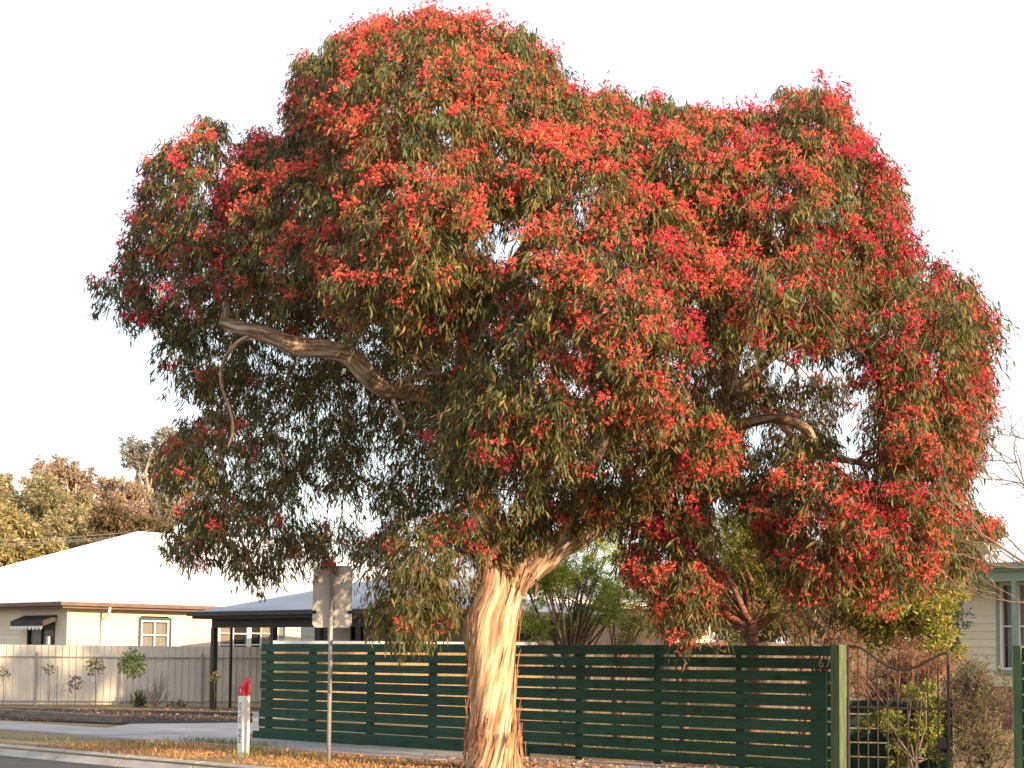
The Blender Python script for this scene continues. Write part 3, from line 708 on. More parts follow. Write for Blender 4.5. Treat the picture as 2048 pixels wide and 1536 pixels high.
# the crown's separate drooping lobes (centre, half width, half height, how red the blossom leans to pink)
LOBES = [(860,190,290,190,.08),(800,430,200,190,.06),(390,400,150,170,.3),(545,430,110,160,.12),(255,570,95,85,.35),(1180,580,230,230,.22),(1130,330,190,150,.15),(1400,300,160,110,.3),
         (1640,390,180,170,.35),(1650,240,80,75,.3),(1870,640,140,160,.5),(1880,880,95,130,.35),(1650,1060,160,140,.5),(1820,1110,130,100,.5),(1345,1140,100,130,.3),(1080,850,170,170,.3),(850,1150,100,140,.4),(390,960,105,150,.6),(1560,590,150,80,.3),(1330,780,140,150,.25)]
def lobe(x, y):
    q = [((x-l[0])/l[2])**2 + ((y-l[1])/l[3])**2 for l in LOBES]; i = int(np.argmin(q)); return q[i], LOBES[i]
def grow(nmax, mode):
    got = 0
    for i in rng.permutation(len(cx)):
        x, y, e = cx[i], cy[i], ed[i]
        r = rng.uniform(0.34, 0.66)
        if mode == 'edge': r = rng.uniform(0.20, 0.40)
        rp = r/MPP*0.80
        if e < rp*(0.82 if mode != 'edge' else 0.62) or hc_[i] < rp*0.5: continue
        if mode == 'edge' and e > rp*1.6: continue
        em = e*MPP; T = 4.3*math.sqrt(max(0.0, 1-(1-min(em/3.6, 1))**2))
        if y > 880: T *= 0.72
        lf_ = min(max((720-x)/480, 0), 1); T *= (1-.45*lf_)*(1.08 if 720 < x < 1450 else 1); YC = TY + .3 + 1.2*lf_
        dk = inpoly(DARK, x, y); dk2 = inpoly(DARK2, x, y)
        if mode == 'front':
            if dk or dk2: continue
            lq, lb = lobe(x, y)
            Y = YC - T*(.42 if lq > 1 else .58+.42*math.sqrt(1-lq)*rng.uniform(.8, 1.1)) - (.5 if lq < 1 else -.3)*min(1, em)
        elif mode == 'back': Y = YC + T*rng.uniform(0.45, 1.0)
        elif mode == 'edge': Y = YC + T*rng.uniform(-1.0, 0.9)
        elif mode == 'dark':
            if not (dk or dk2): continue
            Y = TY + rng.uniform(0.2, 3.4)
        else: Y = YC + T*rng.uniform(-0.6, 0.4)
        if (dk or dk2) and mode not in ('back', 'dark') and rng.random() < 0.8: continue
        c = np.array(at(x, y, Y)); k = 0
        while shades_trunk(c, r) and k < 8:
            Y += 0.8; c = np.array(at(x, y, Y)); k += 1
        if shades_sign(c, r): continue
        sep = {'front': 0.52, 'back': 0.60, 'edge': 0.58, 'mid': 0.70, 'dark': 0.62}[mode]
        if any(((c-q[0])**2).sum() < (sep*(r+q[1]))**2 for q in kept): continue
        fl = flower_share(x, y)*rng.uniform(0.55, 1.25)
        lq, lb = lobe(x, y)
        fl *= rng.choice([.18, 1.15], p=[.30, .70])
        if lq > 1.0: fl *= .45
        if mode == 'mid': fl *= 0.5
        if mode == 'dark': fl *= 0.3
        dn = 1.0
        if dk: dn = 0.66
        if dk2: dn = 0.55
        if x < 430: dn *= 0.85
        kept.append((c, r, fl*(.6 if mode == 'back' else 1), dn)); tone.append(lb[4]); deep.append(mode in ('back', 'dark', 'mid')); got += 1
        if got >= nmax: break
    return got
n_f = grow(420, 'front'); n_e = grow(230, 'edge'); n_b = grow(260, 'back'); n_m = grow(90, 'mid'); n_d = grow(135, 'dark')
for (x, y, dy_) in ((975,1062,-.45),(1035,1068,-.5),(1095,1050,-.5),(1150,1022,-.4),(925,1085,-.3),(1005,1010,-.6),(940,1020,-.5),(1070,1000,-.6),(890,1045,-.4),(1010,1085,-.45),(1120,985,-.6),(1190,985,-.4)):
    kept.append((np.array(at(x, y, TY+dy_)), .30, .18, .8)); deep.append(False); tone.append(.4)
print('clumps', n_f, n_e, n_b, n_m)

# --- trunk and limbs (px, py, depth, radius)
def path3(rows, n=14):
    P = [np.array((*at(a, b, c), r)) for a, b, c, r in rows]; out = []
    P = [2*P[0]-P[1]] + P + [2*P[-1]-P[-2]]
    for i in range(1, len(P)-2):
        for k in range(n):
            t = k/n
            out.append(0.5*((2*P[i]) + (-P[i-1]+P[i+1])*t + (2*P[i-1]-5*P[i]+4*P[i+1]-P[i+2])*t*t + (-P[i-1]+3*P[i]-3*P[i+1]+P[i+2])*t**3))
    out.append(P[-2]); return out
Y = TY
leader = path3([(989,1575,Y,.46),(989,1536,Y,.385),(988,1490,Y,.345),(986,1400,Y,.325),(985,1310,Y,.325),(987,1240,Y,.35),(998,1175,Y,.325),(992,1130,Y,.235),(980,1090,Y+.05,.19),(962,1020,Y+.1,.17),(940,920,Y+.1,.155),(925,830,Y,.145),(930,700,Y-.1,.13),(940,560,Y,.11),(932,420,Y,.09),(935,300,Y,.07),(930,200,Y,.045)], 16)
class Skel:
    pass
SK = []                                   # skeleton points (x,y,z,r)
mb = MB(); NT = 80
b0 = 0
lp = np.array(leader); seglen = np.concatenate([[0], np.cumsum(np.linalg.norm(np.diff(lp[:, :3], axis=0), axis=1))])
for i, p in enumerate(lp):
    z_ = seglen[i]; R_ = p[3]; low = max(0.0, 1-z_/1.0)
    for k in range(NT):
        a = 2*math.pi*k/NT; ta = a - 0.62*z_ + 0.30*mnoise.noise(Vector((z_*0.9, 3.1, 0)))
        rid = mnoise.noise(Vector((math.cos(ta)*1.7, math.sin(ta)*1.7, z_*0.45)))
        rid2 = mnoise.noise(Vector((math.cos(ta)*6.0, math.sin(ta)*6.0, z_*0.9)))
        butt = low*low*0.16*(math.sin(ta*5+.8)+.4*math.sin(ta*3))
        burl = 0.085*math.exp(-((z_-2.05)/.30)**2)*max(0, math.cos(a-math.pi))**2
        rid3 = mnoise.noise(Vector((math.cos(ta)*13.0, math.sin(ta)*13.0, z_*1.6)))
        rr = R_*.94*(1 + .045*rid + .022*rid2 + .013*rid3 + butt) + burl
        mb.v.append(Vector((p[0]+math.cos(a)*rr, p[1]+math.sin(a)*rr, p[2])))
        mb.tw.append((math.cos(ta)*4.4, math.sin(ta)*4.4, z_*1.5))
for i in range(len(lp)-1):
    for k in range(NT): mb.f.append((i*NT+k, i*NT+(k+1) % NT, (i+1)*NT+(k+1) % NT, (i+1)*NT+k))
trunk = mb.build('trunk', 'bark', tree, True)
LIMBS = [
 [(996,1235,Y+.02,.10),(1022,1178,Y,.185),(1058,1138,Y-.04,.195),(1105,1102,Y-.1,.175),(1150,1078,Y-.1,.155),(1190,1052,Y,.14),(1270,990,Y+.2,.125),(1360,900,Y+.3,.11),(1450,800,Y+.3,.10),(1470,660,Y+.2,.09),(1480,480,Y,.07),(1560,330,Y,.05)],
 [(935,905,Y+.05,.13),(905,850,Y-.2,.12),(850,790,Y-.6,.115),(790,785,Y-.9,.115),(745,760,Y-1.1,.125),(700,712,Y-1.2,.135),(650,700,Y-1.25,.125),(590,692,Y-1.3,.12),(530,668,Y-1.3,.11),(470,652,Y-1.3,.10),(442,640,Y-1.3,.075)],
 [(448,650,Y-1.3,.055),(452,615,Y-1.35,.05),(440,575,Y-1.1,.04),(425,530,Y-.4,.035),(400,490,Y+.5,.028)],
 [(1360,905,Y+.3,.10),(1450,860,Y+.1,.085),(1520,840,Y-.2,.075),(1570,842,Y-.4,.072),(1612,858,Y-.5,.068),(1632,890,Y-.6,.062),(1648,912,Y-.6,.055),(1690,920,Y-.6,.045),(1740,930,Y-.5,.03)],
 [(1450,800,Y+.3,.085),(1560,700,Y+.2,.08),(1680,640,Y,.07),(1790,600,Y,.055),(1880,600,Y,.04)],
 [(1560,845,Y-.3,.05),(1590,880,Y-.6,.035),(1606,915,Y-.65,.028),(1650,955,Y-.6,.02)],
 [(930,700,Y-.1,.10),(1010,560,Y-.8,.09),(1090,440,Y-1.2,.075),(1160,300,Y-1.2,.055)],
 [(925,830,Y,.10),(800,650,Y+.4,.09),(700,500,Y+.6,.08),(620,350,Y+.5,.06),(640,200,Y+.3,.04)],
 [(790,785,Y-.9,.06),(805,765,Y-1.1,.055),(835,755,Y-1.3,.045),(870,745,Y-1.5,.03)],
 [(786,800,Y-1.0,.035),(795,825,Y-1.1,.03),(808,842,Y-1.12,.027),(805,868,Y-1.15,.018)],
 [(500,672,Y-1.3,.035),(470,690,Y-1.4,.03),(445,730,Y-1.5,.022),(444,775,Y-1.5,.020),(460,820,Y-1.5,.018),(466,860,Y-1.5,.015),(456,895,Y-1.5,.010)],
 [(1280,980,Y+.2,.07),(1330,1060,Y+.3,.05),(1350,1120,Y+.4,.035),(1360,1180,Y+.4,.02)],
 [(1110,1100,Y-.1,.06),(1200,900,Y-1.2,.07),(1260,760,Y-1.8,.06),(1290,620,Y-2.2,.045)],
 [(1682,608,Y-2.4,.035),(1676,640,Y-2.5,.03),(1672,665,Y-2.55,.018)],
 [(1680,630,Y-2.45,.025),(1700,642,Y-2.5,.02),(1718,660,Y-2.5,.012)],
]
for L_ in LIMBS:
    P = path3(L_, 7); mb = MB()
    mb.tube([Vector(p[:3]) for p in P], [p[3] for p in P], 14, True, 1.0, 0.28)
    mb.build('limb', 'limbbark', tree, True)
    for p in P[::2]:
        if p[2] > 3.9 or math.hypot(p[0]-tb.x, p[1]-tb.y) > 1.3: SK.append(p)
for p in lp[152::4]: SK.append(p)
SK = [np.array(p) for p in SK]
# --- branches from the nearest wood to each clump
brm = MB(); tree_c = np.array(at(950, 850, TY))
order = sorted(kept, key=lambda q: min(np.linalg.norm(q[0]-s[:3]) for s in SK[::3]))
for (c, r, fl, dn) in order:
    A_ = np.array([s[:3] for s in SK]); d_ = np.linalg.norm(A_-c, axis=1)
    pen = d_ + 0.35*np.maximum(0, np.linalg.norm(A_-tree_c, axis=1)-np.linalg.norm(c-tree_c)) + np.array([0.25 if s[3] < .012 else 0 for s in SK])
    j = int(np.argmin(pen)); s = SK[j]; a, b = s[:3], c; ln = d_[j]
    if ln < 0.1: continue
    m1 = a*.65+b*.35 + rng.normal(size=3)*.10*ln + np.array([0, 0, .10*ln]); m2 = a*.3+b*.7 + rng.normal(size=3)*.10*ln + np.array([0, 0, .12*ln])
    ra = min(s[3]*.7, .016+.014*ln); ra = max(ra, .010)
    brm.tube([a, m1, m2, b], [ra, ra*.85, ra*.7, ra*.5], 5, False, 0, 0)
    SK += [np.array((*m1, ra*.85)), np.array((*m2, ra*.7)), np.array((*b, ra*.5))]
o = brm.build('branchwork', 'limbbark', tree, True); o['kind'] = 'stuff'

# --- foliage: branchlets that arch out and droop, hanging sickle leaves, blossom near their tips
LB_, LA_, LL_, LW_, LC_, LD_ = [], [], [], [], [], []
FB_, FN_, FC_ = [], [], []
twm = MB()
LEAFCOL = [(.070, .095, .036), (.105, .125, .042), (.16, .15, .045), (.26, .175, .045), (.20, .08, .04)]
crown_mid = np.array(at(1060, 640, TY))
for ci, (c, r, fl, dn) in enumerate(kept):
    nb = max(6, int(34*(r/.5)**1.7*dn))
    out = unit(c-crown_mid); warm = rng.uniform(0, 1)
    wts = [0.28, .28, .24+.12*warm, .12+.12*warm, .03]
    dirs = unit(rng.normal(size=(nb, 3)) + out*0.35 + np.array([0, 0, .35]))
    sz = np.array([1.0, 1.0, 1.05])
    pink = rng.uniform() < tone[ci]
    for d in dirs:
        R_ = r*rng.uniform(.72, 1.12); dr = R_*rng.uniform(.25, .6)
        hz = unit(np.array([d[0], d[1], 0.0])+1e-6)
        def pt(t): return c + d*sz*R_*t + np.array([0, 0, .10*R_]) - np.array([0, 0, dr])*t*t
        if rng.random() < .40:
            twm.tube([pt(.25), pt(.6), pt(.98)], [.006, .0045, .003], 3, False)
        n = int(rng.integers(12, 21))
        t_ = rng.uniform(.42, 1.04, n); B = np.stack([pt(q) for q in t_]) + rng.normal(size=(n, 3))*.035
        ax = np.array([0, 0, -1.0]) + hz*rng.uniform(.05, .5) + rng.normal(size=(n, 3))*.34
        LD_.append(np.full(n, deep[ci])); LB_.append(B); LA_.append(ax); LL_.append(rng.uniform(.085, .165, n)); LW_.append(rng.uniform(.015, .026, n)); LC_.append(pick(n, LEAFCOL, wts, .2))
        if rng.random() < fl*.64:
            k = int(rng.integers(10, 26)); q = pt(rng.uniform(.72, 1.0)) + np.array([0, 0, .015])
            B = q + rng.normal(size=(k, 3))*np.array([.062, .062, .055]); FB_.append(B)
            FN_.append(unit(d + rng.normal(size=(k, 3))*.7 + np.array([0, 0, -.15])))
            base = [(.76, .065, .105), (.68, .045, .12)] if pink else [(.86, .155, .12), (.82, .10, .12), (.88, .23, .12)]
            FC_.append(pick(k, base, [1, .6, .35][:len(base)], .16))
B = np.concatenate(LB_); print('leaves', len(B))
A, ln, wd, cc, dd = (np.concatenate(q) for q in (LA_, LL_, LW_, LC_, LD_))
V, T, C = join([blades(B[m_], A[m_], ln[m_], wd[m_], cc[m_], .22, sim) for m_, sim in ((~dd, False), (dd, True))])
bigmesh('crown', V, T, C, 'leaf', tree, 'stuff')
o = twm.build('twigs', 'twig', tree); o['kind'] = 'stuff'
B = np.concatenate(FB_); Nf = np.concatenate(FN_); Cf = np.concatenate(FC_); nf = len(B); print('flowers', nf)
K = 7                                      # stamens per blossom, fanned about its axis
ax = unit(Nf[:, None] + rng.normal(size=(nf, K, 3))*.75); ln = rng.uniform(.020, .040, (nf, K, 1))
sd = unit(np.cross(ax, rng.normal(size=(nf, K, 3))))*.0085
tip = B[:, None] + ax*ln
sd = sd*1.15; V = np.stack([B[:, None] + ax*0.002, tip - sd, tip + sd], 2)       # nf,K,3,3
T = np.arange(nf*K*3).reshape(-1, 3)
bigmesh('blossom', V.reshape(-1, 3), T, np.repeat(Cf, K*3, 0), 'flower', tree, 'stuff')

# --- peeling bark strips on the trunk
for i in range(90):
    zc = rng.uniform(.05, 3.0) if i > 30 else rng.uniform(.02, .7); a0 = rng.uniform(math.pi, 2*math.pi)
    if i > 60: a0 = rng.uniform(math.pi*.85, math.pi*1.25)
    ln = rng.uniform(.22, .75); wd = rng.uniform(.007, .019); lift = rng.uniform(.01, .05); mb = MB(); pts = []
    for k in range(7):
        z_ = zc + ln*(k/6-.5); j = min(int(np.searchsorted(seglen, max(z_+.2, 0))), len(lp)-1); p = lp[j]
        a = a0 + 0.62*(z_-zc); low = max(0, 1-z_/1.0)
        rr = p[3]*1.05 + .004 + lift*(abs(k-3)/3)**2*(1 if k > 3 else .6) + low*low*.05
        n_ = Vector((math.cos(a), math.sin(a), 0)); tg = Vector((-math.sin(a), math.cos(a), 0))
        w_ = wd*(1-.75*(abs(k-3)/3)**2)
        c = Vector((p[0], p[1], max(z_, .012))) + n_*rr
        pts.append((c-tg*w_, c+tg*w_, n_))
    for (a, b, n_) in pts: mb.v += [a, b, b+n_*.006, a+n_*.006]
    for k in range(6):
        o_ = k*4
        for e in range(4): mb.f.append((o_+e, o_+(e+1) % 4, o_+4+(e+1) % 4, o_+4+e))
    mb.f += [(3, 2, 1, 0), (24, 25, 26, 27)]
    mb.build('bark_strip', 'strip', trunk)
# dark hanging bark in the fork
for i in range(16):
    q = at(1042+rng.uniform(-22, 40), 1130+rng.uniform(-10, 40), TY-.30+rng.uniform(-.06, .1)); w_ = rng.uniform(.012, .03); L0 = rng.uniform(.15, .4)
    dv = Vector((rng.uniform(-.35, .1), -.1, -1)).normalized()
    sdv = Vector((math.cos(i), math.sin(i), 0))
    mb = MB(); mb.hexa([q-sdv*w_, q+sdv*w_, q+sdv*w_+Vector((0, -.006, 0)), q-sdv*w_+Vector((0, -.006, 0))] + [x + dv*L0 for x in (q-sdv*w_*.4, q+sdv*w_*.4, q+sdv*w_*.4+Vector((0, -.006, 0)), q-sdv*w_*.4+Vector((0, -.006, 0)))])
    mb.build('bark_strip', 'strip', trunk)

# ================================================================== OTHER TREES AND SHRUBS
def puffs(name, label, cat, base, clumps, cols, wts, ll, lw, per, mtrunk='twig', trad=.08, droop=.25, group=None, stems=1, lean=None, jit=.18, extra=None, trunkname='trunk', tw=4):
    """a tree or shrub: tapered trunk(s), a limb to each clump, and a crown of leaf blades spread through the clumps"""
    base = Vector(base); t = thing(name, base, label, cat, group)
    cs = [(np.array(c), r) for c, r in clumps]; mid = np.mean([c for c, r in cs], 0)
    zmin = min(c[2]-r for c, r in cs); fork = np.array(base) + np.array([0, 0, max(.25, (zmin-base.z)*.85)])
    if lean is not None: fork = np.array(lean)
    mb = MB()
    for s_ in range(stems):
        off = rng.normal(size=3)*trad*(2.5 if stems > 1 else 0); off[2] = 0
        b_ = np.array(base)+off*.5; f_ = fork+off*2
        mb.tube([b_-np.array([0, 0, .1]), b_*.6+f_*.4+rng.normal(size=3)*trad*.3, f_], [trad*1.15, trad, trad*.8], 8, True, .5, .2)
    for c, r in cs:
        m_ = fork*.5+c*.5+rng.normal(size=3)*.08*np.linalg.norm(c-fork)+np.array([0, 0, -.05])
        mb.tube([fork - np.array([0, 0, .04]), m_, c], [trad*.55, trad*.36, trad*.12], 5, False, .5, 0)
        for q in range(tw):
            e = c + unit(rng.normal(size=3)+np.array([0, 0, .3]))*r*.9; mb.tube([m_*.3+c*.7, (c+e)/2+rng.normal(size=3)*r*.1, e], [trad*.16, trad*.11, trad*.05], 4, False)
    mb.build(trunkname, mtrunk, t, True)
    if per:
        P = []
        tot = sum(r**2 for c, r in cs)
        for c, r in cs:
            n = max(20, int(per*len(cs)*r*r/tot)); d = unit(rng.normal(size=(n, 3)) + np.array([0, 0, .2]))
            nt_ = max(6, n//22); td = unit(rng.normal(size=(nt_, 3))+np.array([0, 0, .25])); tr_ = r*rng.uniform(.45, 1.05, nt_)
            i = rng.integers(0, nt_, n)
            B = c + td[i]*tr_[i][:, None]*rng.uniform(.8, 1.05, (n, 1)) + rng.normal(size=(n, 3))*r*.10
            A = td[i]*.6 + rng.normal(size=(n, 3))*.6 - np.array([0, 0, droop])*2
            P.append(blades(B, A, rng.uniform(.65, 1.25, n)*ll, rng.uniform(.7, 1.3, n)*lw, pick(n, cols, wts, jit), .15, True))
        V, T, C = join(P); bigmesh('crown', V, T, C, 'leaf', t, 'stuff')
    return t
def ring(cx_, cy_, rx, ry, Y, n, r, dY=1.0, seed=0):
    rs = np.random.default_rng(seed); o = []
    for i in range(n):
        a = rs.uniform(0, 2*math.pi); q = math.sqrt(rs.uniform(0, 1))
        o.append((at(cx_+rx*q*math.cos(a), cy_+ry*q*math.sin(a), Y+rs.uniform(-dY, dY)), r*rs.uniform(.7, 1.25)))
    return o
OL = [(.26, .25, .13), (.34, .30, .15), (.42, .34, .17)]
RD = [(.38, .27, .19), (.45, .33, .23), (.28, .25, .17)]
GY = [(.19, .20, .15), (.25, .24, .17), (.32, .26, .17)]
YG = [(.36, .31, .13), (.44, .34, .14), (.28, .27, .12)]
def far(name, label, px, Y, cl, cols, n, tr=.3, ll=.27, lw=.075):
    b = at(px, 1300, Y); b.z = 0
    puffs(name, label, 'tree', b, cl, cols, [.4, .35, .25], ll, lw, int(n*2.2/len(cl)), 'fartrunk', tr, .25, group='trees far beyond the white roof' if px < 400 else 'trees behind the back fence and the ivory house', jit=.22)
far('gum_tree', 'tall airy reddish gum tree beyond the white roof, its top in two plumes', 140, 112, ring(118, 942, 36, 18, 112, 7, .62, 1.5, 1)+ring(165, 950, 20, 22, 112, 6, .55, 1, 2)+ring(130, 985, 50, 30, 112, 7, .7, 1.5, 3), RD, 3600)
far('wattle_tree', 'dense olive domed tree beyond the white roof beside the overhead wires', 40, 98, ring(30, 992, 66, 22, 98, 10, .9, 2, 4)+ring(60, 1048, 110, 34, 98, 14, 1.0, 2, 5)+ring(120, 1012, 50, 14, 96, 6, .8, 1, 6), OL, 12000)
far('gum_tree', 'reddish gum tree with a pale slanting trunk beyond the white roof', 232, 106, ring(240, 985, 36, 24, 106, 8, .62, 1.4, 7)+ring(252, 1035, 40, 24, 106, 7, .75, 1.3, 8)+ring(205, 1000, 14, 26, 106, 4, .5, 1, 9), RD, 4200)
far('gum_tree', 'tallest grey green gum tree beyond the white roof, partly behind the red blossom', 318, 118, ring(290, 905, 36, 30, 118, 9, .7, 1.6, 10)+ring(345, 890, 36, 26, 118, 8, .75, 1.6, 11)+ring(330, 960, 50, 40, 118, 9, .75, 1.6, 12)+ring(310, 1030, 45, 26, 116, 8, .7, 1.2, 13), GY, 5200)
far('wattle_tree', 'olive rounded tree just above the white roof ridge', 180, 92, ring(185, 1056, 60, 22, 92, 11, .8, 1.5, 14)+ring(110, 1078, 70, 20, 90, 10, .8, 1.5, 15), OL, 7500)
far('shrub_tree', 'brownish low tree right behind the apex of the white roof', 262, 86, ring(250, 1065, 60, 24, 86, 9, .9, 1.2, 16), [(.17, .12, .06), (.22, .15, .08), (.13, .11, .05)], 6000)
far('shrub_tree', 'yellow green bushy tree over the low end of the white roof', 25, 76, ring(30, 1120, 90, 30, 76, 11, .8, 1.2, 17)+ring(10, 1070, 40, 30, 76, 5, .8, 1, 18), YG, 9000, .15, .28, .09)
far('gum_tree', 'small olive treetop peeping over the ivory house roof', 1996, 95, ring(1992, 1062, 30, 14, 95, 5, .8, 1, 19)+ring(2000, 1120, 50, 40, 95, 6, 1.1, 1, 20), OL, 5000)
far('hedge_tree', 'dark low tree standing behind the sunlit pale house', 1330, 74, ring(1330, 1200, 90, 40, 74, 10, 1.1, 1.5, 21), [(.05, .07, .03), (.07, .09, .035), (.1, .1, .04)], 6000)

for (x_, y_, zc_, lab) in ((12.4, 29.6, 7.7, 'tall gum standing in front of the ivory house'), (12.9, 23.6, 10.4, 'tallest gum standing by the kerb near the ivory house')):  # two gums outside the view, added to cast shade on the steel fence
    puffs('gum_tree', lab, 'tree', (x_, y_, 0), [((x_+rng.uniform(-.8, 1.0), y_+rng.uniform(-2.6, 2.6), zc_+rng.uniform(-1.2, .75)), rng.uniform(.7, 1.1)) for k in range(15)], OL, [.4, .35, .25], .2, .05, 520, 'fartrunk', .18, .3)
DG = [(.10, .12, .05), (.14, .15, .06), (.2, .18, .08)]
far('hedge_tree', 'hazy green tree standing behind the conifer and the back fence', 1500, 66, ring(1500, 1222, 90, 40, 66, 11, 1.0, 1.5, 60), DG, 5000)
far('hedge_tree', 'broad green tree standing behind the yellow leafy tree and the back fence', 1720, 64, ring(1700, 1215, 100, 45, 64, 12, 1.0, 1.5, 61)+ring(1850, 1210, 60, 50, 64, 7, .9, 1.5, 62), DG, 6000)
LG = [(.27, .38, .06), (.36, .45, .07), (.42, .46, .08), (.18, .28, .05)]
b = st(*up(at(1140, 1300, 30.5))[:2]); b.z = 0
puffs('feathery_tree', 'bright green feathery small tree rising over the slat fence behind the trunk', 'tree', b,
      ring(1115, 1130, 70, 50, 31, 10, .38, .6, 22)+ring(1150, 1200, 110, 55, 31, 14, .38, .7, 23)+ring(1210, 1110, 50, 50, 31.5, 7, .34, .5, 24)+ring(1120, 1250, 90, 25, 31, 7, .30, .5, 25),
      LG, [.35, .35, .2, .1], .085, .016, 620, 'twig', .05, .05, stems=3)
b = at(1235, 1300, 32); b.z = 0
puffs('feathery_shrub', 'lighter feathery shrub with thin upright stems between the trunk and the dense conifer', 'shrub', b,
      ring(1260, 1200, 60, 50, 32.5, 7, .34, .5, 26)+ring(1270, 1265, 60, 20, 32, 5, .28, .4, 27), [(.2, .24, .06), (.26, .26, .07), (.14, .17, .05)], [.4, .3, .3], .07, .014, 700, 'twigred', .045, .05, stems=3)
b = at(1503, 1290, 28.2); b.z = 0
puffs('conifer_tree', 'small dense conifer with a stout forked brown trunk behind the slat fence', 'tree', b,
      ring(1450, 1080, 60, 90, 28.6, 14, .42, .5, 28)+ring(1530, 1120, 70, 70, 28.8, 10, .40, .5, 29)+ring(1570, 1200, 60, 30, 28.4, 5, .30, .4, 30)+ring(1400, 1210, 40, 40, 28.6, 5, .28, .4, 31),
      [(.11, .16, .035), (.19, .22, .04), (.29, .28, .05), (.36, .28, .06)], [.4, .3, .2, .1], .075, .013, 1250, 'twigred', .12, .0, lean=np.array(at(1505, 1255, 28.2)))
b = at(1640, 1300, 27.6); b.z = 0
puffs('dry_shrub', 'sparse pinkish brown shrub spilling over the end of the slat fence', 'shrub', b,
      ring(1640, 1245, 70, 30, 27.6, 10, .28, .5, 32)+ring(1690, 1280, 40, 30, 26, 7, .24, .5, 33), [(.26, .15, .10), (.3, .2, .13), (.2, .18, .06)], [.4, .3, .3], .05, .011, 260, 'twigred', .035, .0, stems=4, tw=12)
b = at(1790, 1330, 26.6); b.z = 0
puffs('leafy_tree', 'yellow green leafy young tree with a slim leaning trunk behind the gate', 'tree', b,
      ring(1790, 1200, 90, 30, 26.8, 9, .30, .6, 34)+ring(1830, 1250, 80, 40, 26.6, 10, .30, .6, 35)+ring(1740, 1250, 50, 30, 27, 6, .28, .5, 36)+ring(1900, 1180, 45, 25, 27, 5, .24, .4, 37)+ring(1890, 1310, 60, 25, 26, 6, .24, .4, 38),
      [(.27, .29, .05), (.40, .35, .07), (.15, .21, .045), (.42, .28, .08)], [.35, .3, .25, .1], .10, .028, 360, 'twigred', .05, .05, lean=np.array(at(1803, 1215, 26.6)))
b = at(1890, 1300, 33); b.z = 0
puffs('dark_shrub', 'dark blue green shrub against the corner of the ivory house', 'shrub', b,
      ring(1885, 1250, 26, 50, 34, 8, .34, .4, 39)+ring(1870, 1180, 30, 30, 35, 4, .3, .4, 40), [(.03, .06, .045), (.045, .08, .06), (.06, .09, .05)], [.4, .3, .3], .09, .03, 420, 'twig', .05, .05)
b = at(1820, 1500, 23.2); b.z = 0
puffs('garden_shrub', 'tangled reddish twiggy shrub behind the iron gate', 'shrub', b,
      ring(1780, 1350, 90, 50, 24.6, 20, .27, .5, 41)+ring(1860, 1380, 90, 60, 24.6, 18, .27, .5, 42)+ring(1720, 1340, 30, 40, 23.6, 5, .2, .3, 43), [(.24, .11, .08), (.20, .13, .09), (.22, .2, .05)], [.45, .35, .2], .05, .012, 300, 'twigred', .025, .0, stems=5, tw=14)
b = at(1830, 1540, 22.6); b.z = 0
puffs('garden_shrub', 'green and gold leafy shrub low behind the gate bars', 'shrub', b,
      ring(1840, 1430, 45, 60, 22.9, 12, .17, .3, 44)+ring(1850, 1500, 60, 40, 22.7, 9, .18, .3, 45)+ring(1770, 1445, 30, 25, 22.8, 4, .15, .2, 46), [(.20, .28, .045), (.34, .32, .06), (.4, .26, .07), (.10, .15, .035)], [.4, .3, .1, .2], .07, .02, 230, 'twig', .025, .05, stems=3)
b = at(1975, 1500, 22.6); b.z = 0
puffs('garden_shrub', 'grey brown twiggy shrub with green tips beside the gate post', 'shrub', b,
      ring(1960, 1420, 60, 70, 23, 20, .28, .4, 47)+ring(1970, 1500, 60, 45, 22.6, 16, .26, .3, 48)+ring(1940, 1360, 50, 30, 23.4, 8, .24, .3, 49), [(.18, .13, .10), (.14, .11, .08), (.17, .22, .05)], [.45, .3, .25], .05, .011, 260, 'twig', .025, .0, stems=6, tw=16)

b = at(1370, 1300, 30.5); b.z = 0
puffs('yellow_shrub', 'yellow green fine leaved shrub between the feathery shrub and the conifer', 'shrub', b,
      ring(1370, 1235, 70, 40, 30.8, 11, .32, .5, 50)+ring(1330, 1180, 40, 30, 31, 5, .28, .4, 51), [(.26, .25, .06), (.32, .27, .07), (.18, .19, .05), (.34, .2, .08)], [.35, .3, .25, .1], .07, .014, 420, 'twigred', .035, .0, stems=4, tw=9)
b = at(1600, 1300, 30); b.z = 0
puffs('yellow_shrub', 'sunlit golden shrub between the conifer and the end of the slat fence', 'shrub', b,
      ring(1610, 1235, 70, 45, 30.4, 12, .32, .5, 52)+ring(1680, 1215, 40, 40, 30.2, 6, .3, .5, 53), [(.26, .23, .07), (.32, .26, .09), (.2, .19, .06), (.3, .19, .1)], [.35, .3, .25, .1], .07, .014, 420, 'twigred', .035, .0, stems=4, tw=9)
